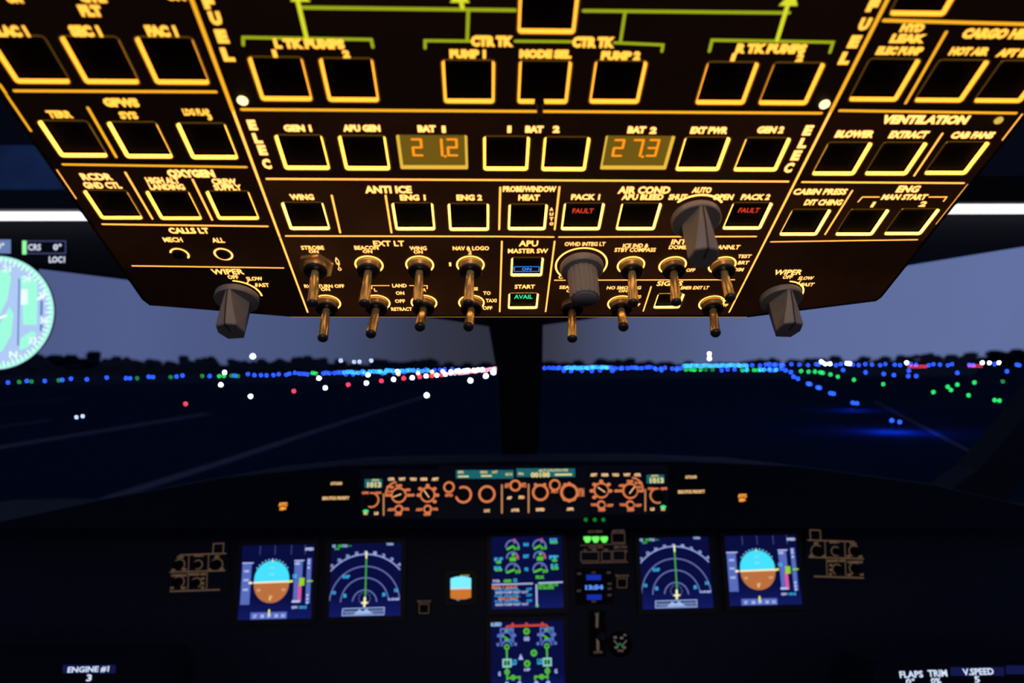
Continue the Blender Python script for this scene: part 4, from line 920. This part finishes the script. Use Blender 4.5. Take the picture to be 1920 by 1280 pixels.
# cockpit floor and low side walls, in the dark
q = MB(); q.add([(-1.6, -1.0, 4.05), (1.6, -1.0, 4.05), (1.6, 1.6, 4.05), (-1.6, 1.6, 4.05)], [(0, 1, 2, 3)]); structure(q.build('floor', M['floor']))
for nm, x in (('wall_left', -1.55), ('wall_right', 1.55)):
    q = MB(); xs = (x, x + .04 * (1 if x > 0 else -1)); z1 = 4.85
    q.add([(xs[i], y, z) for i in (0, 1) for (y, z) in ((-1, 4.05), (1.6, 4.05), (1.6, z1), (-1, z1))], [(0, 1, 2, 3), (7, 6, 5, 4), (0, 4, 5, 1), (1, 5, 6, 2), (2, 6, 7, 3), (3, 7, 4, 0)]); structure(q.build(nm, M['black']))

# ---- compass display hanging in front of the captain window header
CD = Board(at_forward(40, 580, 1.40), (0, 0, 1), (0, -1, 0))
rr, ro = CD.root('compass_display', -8, 585, 'big round glowing compass display in pale blue and mint at the window edge', 'display')
X, Y = CD.p(-8, 586); s1 = CD.scale(-8, 586)[0]
q = MB(); q.lathe((X, Y, -.008), (0, 0, 1), [(108 * s1, 0), (110 * s1, .003), (110 * s1, .0078)], 96); q.build('display_case', M['bezel'], rr, ro, True)
q = MB(); q.prism([(X - .02, Y + 30 * s1), (X + .02, Y + 30 * s1), (X + .02, Y + 100 * s1), (X - .02, Y + 100 * s1)], -.098, -.006); q.build('mounting_bracket', M['bezel'], rr, ro)
q = MB(); q.disc(X, Y, 110 * s1, .0002, 96); q.build('display_face', glow(176, 204, 246), rr, ro)
mint = glow(160, 255, 222); q = MB()
def cp(x, y): return (X + (x + 8) * s1, Y - (y - 586) * s1)
for pts in (((-8, 505), (14, 500), (20, 520), (14, 560), (0, 590), (-30, 600), (-60, 560)), ((38, 516), (62, 516), (70, 530), (70, 610), (44, 610), (42, 570)), ((18, 575), (26, 590), (22, 630), (6, 660), (-20, 670), (-30, 640), (0, 610)), ((40, 636), (60, 622), (70, 626), (56, 652), (38, 660))):
    q.poly([cp(*p) for p in pts][::-1], .0008)
q.arc(X, Y, 105 * s1, 0, 360, 8 * s1, .0007, 90); q.build('land_symbol', mint, rr, ro)
q = MB()
for k in range(72):
    a_ = R(5 * k); r0 = 97 if k % 2 else 94
    q.stroke(((X + r0 * s1 * math.cos(a_), Y + r0 * s1 * math.sin(a_)), (X + 107 * s1 * math.cos(a_), Y + 107 * s1 * math.sin(a_))), 2.6 * s1, .0011, caps=False)
for s_, x, y in (('21', 12, 501), ('24', 50, 521), ('27', 80, 553), ('30', 84, 602), ('33', 63, 640), ('N', 27, 667)): q.text(s_, *cp(x, y), 15 * s1, 13 * s1, .0013, .03)
q.poly([cp(40, 571), cp(52, 571), cp(52, 541), cp(40, 541)], .0012); q.stroke((cp(-10, 600), cp(12, 592)), 5 * s1, .0012); q.stroke((cp(72, 560), cp(84, 552)), 5 * s1, .0012)
q.build('dial_lettering', glow(232, 255, 250, 1.1), rr, ro)
q = MB()
for (x0, y0, x1, y1) in ((76, 563, 81, 592), (76, 606, 81, 622), (34, 520, 37, 650)): q.poly([cp(x0, y1), cp(x1, y1), cp(x1, y0), cp(x0, y0)], .0010)
q.build('runway_symbol', glow(96, 128, 186), rr, ro)
def box_readout(name, x0, y0, x1, y1, label):
    rr, ro = CD.root(name, (x0 + x1) / 2, (y0 + y1) / 2, label, 'readout')
    q = MB(); q.prism([CD.p(x0, y1), CD.p(x1, y1), CD.p(x1, y0), CD.p(x0, y0)], -.006, 0); q.build('display_case', M['bezel'], rr, ro); return rr, ro
rr, ro = box_readout('course_readout', 42, 450, 124, 495, 'CRS readout box with green bar above the round compass display')
q = MB(); q.stroke([CD.p(*p) for p in ((51, 452), (123, 452), (123, 475), (51, 475))], 2.2 * s1, .0004, closed=True); q.build('display_frame', glow(66, 72, 116), rr, ro)
q = MB(); prect(CD, q, 42, 451, 50, 477, .0006); q.build('green_bar_marking', glow(150, 255, 160), rr, ro)
q = MB(); put(CD, q, 'CRS', 65, 463.5, 24, 12, .0006, .02); put(CD, q, '0°', 108, 463, 16, 12, .0006, .03); put(CD, q, 'LOC1', 107, 486.5, 30, 12, .0006, .03); q.build('readout_lettering', glow(225, 232, 255), rr, ro)
rr, ro = box_readout('heading_readout', -70, 448, 21, 476, 'grey blue heading readout cut by the picture edge beside the CRS box')
q = MB(); prect(CD, q, -69, 449, 20.5, 475, .0004); q.build('display_face', glow(104, 128, 178), rr, ro)
q = MB(); put(CD, q, '0°', 1, 461.5, 15, 12, .0008, .03); q.build('readout_lettering', glow(235, 240, 255), rr, ro)

# ================================================================== AIRFIELD
q = MB(); q.add([(-3500, -300, 0), (3500, -300, 0), (3500, 5000, 0), (-3500, 5000, 0)], [(0, 1, 2, 3)])
gm = principled('night_tarmac', (.0055, .0135, .029), .95, spec=.0, noise=.25, scale=.05)
structure(q.build('ground', gm))
paint = principled('worn_taxiway_paint', (.085, .078, .105), .95, spec=.0, noise=.3, scale=.6)
def stripe(pts, ws, nm):
    q = MB(); L_, R_ = [], []
    g = [on_ground(*p, .015) for p in pts]
    for i, p in enumerate(g):
        d = (g[min(i + 1, len(g) - 1)] - g[max(i - 1, 0)]); n_ = Vector((-d.y, d.x, 0)).normalized()
        L_.append(p + n_ * ws / 2); R_.append(p - n_ * ws / 2)
    n = len(g); q.add(L_ + R_, [(n + i, n + i + 1, i + 1, i) for i in range(n - 1)]); structure(q.build(nm, paint))
stripe(((-140, 862), (0, 838), (200, 806), (390, 775)), 1.5, 'runway_marking_line')
stripe(((150, 955), (240, 922), (420, 865), (600, 805), (792, 744)), 0.9, 'runway_marking_line')
stripe(((-60, 808), (95, 787)), .7, 'runway_marking_line'); stripe(((-60, 762), (130, 747)), .8, 'runway_marking_line')
stripe(((1640, 752), (1730, 800), (1850, 862)), .28, 'runway_marking_line')

# trees on the far side of the field
leaf = principled('dark_tree_foliage', (.010, .016, .026), .95, spec=0, noise=.4, scale=.3)
bark = principled('dark_tree_bark', (.008, .008, .01), .9)
bmi = bmesh.new(); bmesh.ops.create_icosphere(bmi, subdivisions=2, radius=1.0); ICO_V = [v.co.copy() for v in bmi.verts]; ICO_F = [tuple(v.index for v in f.verts) for f in bmi.faces]; bmi.free()
def tree(px, top, wpx, Y, label):
    base = at_forward(px, top, Y); h = base.z; base.z = 0; s1 = Y / FPX; w = wpx * s1
    rt = bpy.data.objects.new('tree', None); COL.objects.link(rt); rt.location = base
    tag(rt, label, 'tree', 'trees along the far edge of the airfield')
    q = MB(); q.lathe((0, 0, 0), (0, 0, 1), [(w * .06, 0), (w * .045, h * .35), (w * .02, h * .7)], 8); q.build('trunk', bark, rt, None, True)
    q = MB()
    for k in range(11):
        a_ = random.uniform(0, 6.28); rr_ = random.uniform(.0, .42) * w; zz = random.uniform(.30, .80) * h; br = random.uniform(.16, .27) * w; bh = random.uniform(.14, .2) * h
        if k == 0: rr_, zz = 0, h * .84
        ph = [random.uniform(0, 6.28) for _ in range(3)]
        q.add([(rr_ * math.cos(a_) + v.x * br * (1 + .25 * math.sin(5 * v.y + ph[0])), rr_ * math.sin(a_) + v.y * br, min(h, zz + v.z * bh * (1 + .3 * math.sin(6 * v.x + ph[1])))) for v in ICO_V], ICO_F)
    q.build('crown_foliage', leaf, rt, None, True)
TR_L = [(14, 668, 70), (62, 662, 60), (96, 664, 46), (133, 664, 52), (176, 658, 50), (218, 667, 44), (252, 674, 46), (281, 672, 40), (316, 676, 36), (344, 666, 42), (372, 671, 36), (396, 667, 34), (432, 672, 40), (458, 675, 34),
        (490, 672, 44), (524, 671, 44), (556, 669, 40), (576, 666, 40), (606, 670, 40), (634, 672, 34), (664, 680, 34), (704, 672, 44), (738, 677, 44), (778, 674, 40), (806, 671, 36), (842, 678, 40), (876, 679, 38), (908, 678, 36)]
TR_R = [(1030, 676, 40), (1060, 678, 34), (1084, 674, 36), (1126, 671, 44), (1158, 673, 36), (1182, 671, 40), (1216, 675, 44), (1252, 677, 36), (1290, 676, 40), (1348, 678, 46), (1402, 676, 44), (1424, 672, 36), (1448, 670, 34), (1486, 673, 50), (1528, 671, 46),
        (1566, 666, 44), (1618, 667, 40), (1658, 667, 44), (1688, 665, 42), (1718, 664, 46), (1744, 661, 50), (1784, 664, 46), (1820, 660, 50), (1866, 656, 56), (1906, 654, 54), (1950, 652, 60)]
ORD = ['first', 'second', 'third', 'fourth', 'fifth', 'sixth', 'seventh', 'eighth', 'ninth', 'tenth', 'eleventh', 'twelfth', 'thirteenth', 'fourteenth', 'fifteenth', 'sixteenth', 'seventeenth', 'eighteenth', 'nineteenth', 'twentieth', '21st', '22nd', '23rd', '24th', '25th', '26th', '27th', '28th', '29th', '30th', '31st', '32nd']
for i, (x, y, w) in enumerate(TR_L): tree(x, y, w, 720 + 40 * (i % 3), 'dark tree on the skyline, %s from the compass display towards the centre post' % ORD[i])
for i, (x, y, w) in enumerate(TR_R): tree(x, y, w, 720 + 40 * (i % 3), 'dark tree on the skyline, %s from the centre post along the first officer window' % ORD[i])
q = MB()
def ridge(x0, x1, ytop, Y, nm, lab):
    n = 24; q = MB(); t_ = []; b_ = []
    for i in range(n + 1):
        p = at_forward(x0 + (x1 - x0) * i / n, ytop(x0 + (x1 - x0) * i / n) + random.uniform(-1, 1), Y); t_.append(p); b_.append(Vector((p.x, p.y, 0)))
    m_ = n + 1; bk = [p + Vector((0, 30, 0)) for p in t_]; bb = [p + Vector((0, 30, 0)) for p in b_]
    vs = b_ + t_ + bk + bb
    q.add(vs, [(i + j * m_, i + 1 + j * m_, i + 1 + ((j + 1) % 4) * m_, i + ((j + 1) % 4) * m_) for i in range(n) for j in range(4)])
    tag(q.build('tree_belt', leaf), lab, 'trees', kind='stuff')
ridge(-300, 935, lambda x: 684 - (0 if x > 420 else (420 - x) * .012), 860, 'tree_belt', 'low dark wooded belt behind the trees, captain window')
ridge(1012, 2100, lambda x: 683 - max(0, x - 1500) * .03, 860, 'tree_belt', 'low dark wooded belt behind the trees, first officer window')

# lamps of the airfield
HUE = {'blue': ((.02, .09, 1.0), 1.0), 'cyan': ((.035, .30, 1.0), 1.15), 'green': ((.02, .62, .12), .75), 'white': ((.85, .93, 1.0), 2.2), 'red': ((1.0, .06, .13), .8),
       'pink': ((1.0, .34, .50), 1.1), 'amber': ((1.0, .75, .30), 1.0), 'dimred': ((1.0, .05, .10), .34), 'dimgreen': ((.02, .30, .06), .5), 'dimwhite': ((.5, .62, .85), .8)}
_lc = {}
def lens_mat(col, rpx):
    key = (col, round(rpx, 1))
    if key not in _lc:
        c, k = HUE[col]; _lc[key] = emis(col + '_airfield_lens', c, k / (2 * rpx / (8.0 + 2 * rpx)) ** 2)
    return _lc[key]
stem_m = principled('lamp_stem_metal', (.02, .02, .02), .6)
_lm = {}
def lamp_meshes(col, r, rpx, z):
    key = (col, round(r, 2), round(rpx, 1))
    if key not in _lm:
        q = MB(); prof = [(r * .55, -r * .75), (r * .95, -r * .35), (r, 0), (r * .9, r * .42), (r * .6, r * .8), (r * .15, r)]
        q.lathe((0, 0, 0), (0, 0, 1), prof, 12); o = q.build('lens', lens_mat(col, rpx), None, None, True); _lm[key] = o.data; bpy.data.objects.remove(o)
    q = MB(); q.lathe((0, 0, -z), (0, 0, 1), [(r * .9, 0), (r * .9, .04), (.03, .06), (.03, max(.07, z - r * .8)), (r * .6, max(.08, z - r * .7))], 8); o = q.build('stem', stem_m); st = o.data; bpy.data.objects.remove(o)
    return _lm[key], st
def lamp(px, py, col, rpx, label, group, maxY=680.0, h=.45, cat='runway light'):
    rpx = rpx * .62; rd = ray(px, py); Y = maxY * random.uniform(.80, 1.04)
    if rd.z < -1e-5: Y = min(Y, (CAM.z - h) / -rd.z * rd.y)
    p = at_forward(px, py, Y); r = rpx * Y / FPX
    if p.z < r: p.z = r + .02
    ln, st = lamp_meshes(col, r, rpx, p.z)
    rt = bpy.data.objects.new('taxiway_light' if 'blue' in label or 'green' in label else 'runway_light', None); COL.objects.link(rt); rt.location = p
    tag(rt, label, cat, group)
    for nm, me in (('lens', ln), ('stem', st)):
        o = bpy.data.objects.new(nm, me); COL.objects.link(o); o.parent = rt
def row(pts, col, rpx, label, group, each=None):
    for i, (x, y) in enumerate(pts): lamp(x, y, col, rpx, (each % ORD[i]) if each else label, group)
def band(x0, y0, x1, y1, n, col, rpx, label, group, jy=1.2):
    n = max(2, round(n * .72)) if n > 4 else n
    for i in range(n):
        t = (i + random.uniform(-.3, .3)) / max(1, n - 1); lamp(x0 + (x1 - x0) * t, y0 + (y1 - y0) * t + random.uniform(-jy, jy), col, rpx, label, group)
G1 = 'blue lights of the far taxiway in the captain window'; G2 = 'blue lights of the far taxiway in the first officer window'
row(((15, 717), (50, 714), (84, 714), (117, 712), (133, 710), (163, 711), (200, 708), (236, 709), (244, 709), (279, 706), (287, 707), (331, 706), (342, 704), (393, 705), (440, 704)), 'blue', 2.0, '', G1, 'small blue light in the far row, %s from the compass display')
row(((36, 716), (59, 715), (110, 713), (257, 709), (320, 707), (379, 705), (434, 704), (446, 705)), 'dimgreen', 1.7, '', 'dim green far lights', 'dim green light among the far blue row, %s from the compass display')
row(((411, 705), (420, 705), (586, 699), (592, 700)), 'green', 2.0, '', 'green far lights', 'bright green light in the far row, %s from the compass display')
lab = 'tiny blue light in the dense far row seen through the captain window'
for bnd in ((467, 702, 500, 703, 6, 'blue'), (513, 702, 545, 701, 5, 'blue'), (552, 700, 576, 701, 4, 'blue'), (604, 699, 640, 698, 8, 'blue'), (644, 698, 720, 697, 16, 'cyan'), (648, 701, 690, 700, 5, 'blue'), (716, 695, 800, 695, 16, 'cyan'), (716, 699, 780, 698, 6, 'blue'), (800, 693, 860, 693, 9, 'blue')): band(*bnd, 1.8, lab, G1)
row(((598, 709), (610, 727), (687, 718), (738, 711), (773, 708), (799, 705), (819, 703.5), (835, 702)), 'white', 2.5, '', 'white runway lights', 'white runway light, %s along the row running to the centre post from the twin lights')
row(((414, 721), (470, 743)), 'white', 2.8, '', 'white runway lights beyond the painted line', 'white runway light standing apart near the painted line, %s of two')
row(((348, 757), (551, 733), (653, 721), (715, 714), (757, 709), (787, 706.5), (810, 704.5), (828, 703)), 'red', 2.6, '', 'red runway lights', 'red runway light, %s from the near end of its row')
row(((800, 741), (882, 714), (911, 706), (925, 700)), 'white', 4.4, '', 'large white lights by the centre post', 'large white light near the centre post, %s from the near end')
row(((143, 782), (155, 780)), 'dimwhite', 1.8, '', 'twin dim white lights', 'dim white twin light near the window edge, %s of the pair')
row(((747, 701), (784, 699.5), (810, 697), (830, 696)), 'amber', 2.0, '', 'amber runway lights', 'amber light above the red row, %s towards the centre post')
band(842, 700.5, 930, 691.5, 22, 'pink', 2.1, 'pink white light in the merging run of lights beside the centre post', 'merging runway lights', .5)
band(845, 696, 905, 692.5, 11, 'white', 1.9, 'white light in the merging run of lights beside the centre post', 'merging runway lights white', .5)
row(((690, 703), (745, 696)), 'white', 2.0, '', 'small white lights among the blue', 'small white light among the dense blue row, %s from the captain side')
lamp(421, 698, 'white', 2.6, 'white lamp above the two bright green lights', None, cat='lamp')
lamp(474, 668, 'white', 5.0, 'tall round white lamp standing above the skyline trees', None, maxY=640, cat='lamp')
for i, (x, y) in enumerate(((639, 676), (664, 678.5), (674, 678), (696, 676))): lamp(x, y, 'dimwhite', 1.6, 'faint white lamp on the dark skyline, %s from the tall round lamp' % ORD[i], 'faint skyline lamps', maxY=640, cat='lamp')
# first officer window
lab = 'tiny blue light in the dense far row seen through the first officer window'
for bnd in ((1021, 690, 1058, 690, 8, 'blue'), (1062, 689.5, 1140, 689, 22, 'cyan'), (1140, 690, 1176, 689.5, 9, 'blue'), (1182, 690, 1226, 689, 10, 'blue'), (1232, 691, 1276, 689, 9, 'blue'), (1282, 685.5, 1400, 685, 30, 'cyan'), (1350, 693, 1395, 693, 5, 'blue'), (1424, 692, 1456, 693, 6, 'cyan'), (1402, 685, 1462, 684, 8, 'blue')): band(*bnd, 1.8, lab, G2, 1.2)
row(((1057, 695), (1071, 695.5), (1091, 695), (1110, 695.5), (1125, 694), (1148, 695), (1240, 694), (1269, 693)), 'blue', 1.8, '', G2, 'blue light just under the dense far row, %s from the centre post')
for bnd in ((1288, 693, 1312, 693, 5, 'green'), (1324, 693, 1334, 693, 2, 'dimgreen'), (1392, 693.5, 1422, 693.5, 6, 'green')): band(*bnd, 1.7, 'tiny green light beneath the dense far blue row', 'green far lights by the mast', .4)
zx = [10, 60, 115, 175, 235, 300, 360, 380, 510, 545, 635, 680, 730, 780, 840, 880, 950, 990, 1070, 1110, 1205, 1240, 1290, 1350, 1380, 1510, 1540, 1700, 1865, 1885]
row([(1440 + v / 4, 682.5 + (i % 3)) for i, v in enumerate(zx)], 'blue', 1.9, '', G2, 'small blue light in the thin far row under the trees, %s outward from the mast')
row(((1540, 678), (1547, 682), (1556, 682), (1588, 681), (1593, 681.5), (1700, 680), (1842, 680), (1855, 680), (1873, 680)), 'white', 2.0, '', 'white far lights in the first officer window', 'small white light in the thin far row, %s outward from the mast')
row([(1705 + 6 * i, 687) for i in range(6)] + [(1818 + 7 * i, 686) for i in range(4)], 'dimred', 1.4, '', 'tiny red lights below the trees', 'tiny red light under the outer trees, %s outward')
row(((1581, 694), (1623, 698), (1657, 701), (1676, 703), (1704, 695), (1703, 705), (1718, 705), (1795, 699), (1888, 696)), 'blue', 2.3, '', 'middle blue lights', 'blue light in the loose middle row, %s outward from the mast')
row(((1502, 696), (1516, 697), (1528, 697), (1538, 698), (1543, 699), (1557, 702), (1571, 706), (1601, 712), (1656, 720)), 'green', 2.3, '', 'green taxiway centreline lights', 'green light in the slanting centreline row, %s towards the outer edge')
row(((1750, 735), (1777, 725), (1783, 731), (1795, 721), (1816, 741), (1827, 717), (1865, 750), (1874, 751)), 'green', 3.0, '', 'green lights of the outer cluster', 'green light in the loose outer cluster, %s outward')
lamp(1880, 715, 'dimgreen', 2.0, 'dim green light at the outer edge above the green cluster', None)
row(((1443, 691), (1451, 694), (1465, 691), (1473, 695), (1483, 698), (1488, 706), (1496, 710), (1515, 719), (1519, 720), (1533, 726), (1537, 727), (1557, 737), (1563, 738)), 'blue', 2.8, '', 'blue lights of the slanting taxiway edge', 'bright blue light in the slanting taxiway edge row, %s from its far end')
for i, (x, y, r) in enumerate(((1599, 755, 3.2), (1607, 756, 2.8), (1672, 788, 3.8), (1687, 791, 3.4))):
    lamp(x, y, 'blue', r, 'big blue taxiway light at the near end of the slanting row, %s of four outward' % ORD[i], 'blue lights of the slanting taxiway edge', h=.9)
for x, y, pw in ((1603, 755, 1200), (1679, 789, 2400)):
    pd = bpy.data.lights.new('taxiway_lamp_light', 'POINT'); pd.energy = pw; pd.color = (.02, .08, 1); pd.shadow_soft_size = .15
    po = bpy.data.objects.new('taxiway_lamp_light', pd); COL.objects.link(po); g_ = on_ground(x, y, .9); po.location = g_ + Vector((0, .5, .35))
for i, (x, y) in enumerate(((1330, 663), (1330, 672))): lamp(x, y, 'white', (2.2, 2.8)[i], ('upper', 'lower')[i] + ' white lamp of the tall mast above the first officer skyline', 'mast lamps', maxY=640, cat='lamp')

# ================================================================== LIGHT
w = bpy.data.worlds.new('dusk_sky'); SC.world = w; w.use_nodes = True; nt = w.node_tree; nt.nodes.clear()
tc = nt.nodes.new('ShaderNodeTexCoord'); sp = nt.nodes.new('ShaderNodeSeparateXYZ'); mr = nt.nodes.new('ShaderNodeMapRange'); cr = nt.nodes.new('ShaderNodeValToRGB'); bg = nt.nodes.new('ShaderNodeBackground'); ot = nt.nodes.new('ShaderNodeOutputWorld')
mr.inputs['From Min'].default_value = -.7; mr.inputs['From Max'].default_value = .7
el = cr.color_ramp.elements; el[0].position = 0; el[0].color = (.075, .098, .23, 1); el[1].position = 1; el[1].color = (.13, .175, .37, 1)
for x, c in ((-.45, (.082, .108, .25)), (-.25, (.066, .090, .195)), (-.08, (.036, .040, .066)), (.02, (.028, .028, .044)), (.10, (.040, .042, .066)), (.22, (.078, .098, .20)), (.42, (.112, .148, .32))):
    e = el.new((x + .7) / 1.4); e.color = (*c, 1)
nz = nt.nodes.new('ShaderNodeTexNoise'); nz.inputs['Scale'].default_value = 3.0; nz.inputs['Detail'].default_value = 3
mm = nt.nodes.new('ShaderNodeMapRange'); mm.inputs['To Min'].default_value = .88; mm.inputs['To Max'].default_value = 1.12
nt.links.new(tc.outputs['Generated'], sp.inputs[0]); nt.links.new(sp.outputs['X'], mr.inputs['Value']); nt.links.new(mr.outputs[0], cr.inputs[0]); nt.links.new(cr.outputs[0], bg.inputs['Color'])
nt.links.new(tc.outputs['Generated'], nz.inputs['Vector']); nt.links.new(nz.outputs['Fac'], mm.inputs['Value']); nt.links.new(mm.outputs[0], bg.inputs['Strength']); nt.links.new(bg.outputs[0], ot.inputs[0])

def area(name, loc, target, size, energy, color):
    d = bpy.data.lights.new(name, 'AREA'); d.size = size; d.energy = energy; d.color = color
    o = bpy.data.objects.new(name, d); COL.objects.link(o); o.location = loc
    o.rotation_euler = (Vector(target) - Vector(loc)).to_track_quat('-Z', 'Y').to_euler(); return o
lp = OV.m @ Vector((0.02, .80, .15)); area('added_warm_lamp', lp, OV.m @ Vector((0, -.10, .01)), .30, 2.5, (1.0, .76, .54))  # unseen warm lamp added to brighten the knobs, levers and plates

SC.view_settings.view_transform = 'Standard'; SC.view_settings.look = 'None'; SC.view_settings.exposure = 0.0; SC.view_settings.gamma = 1.0
SC.view_settings.use_curve_mapping = False
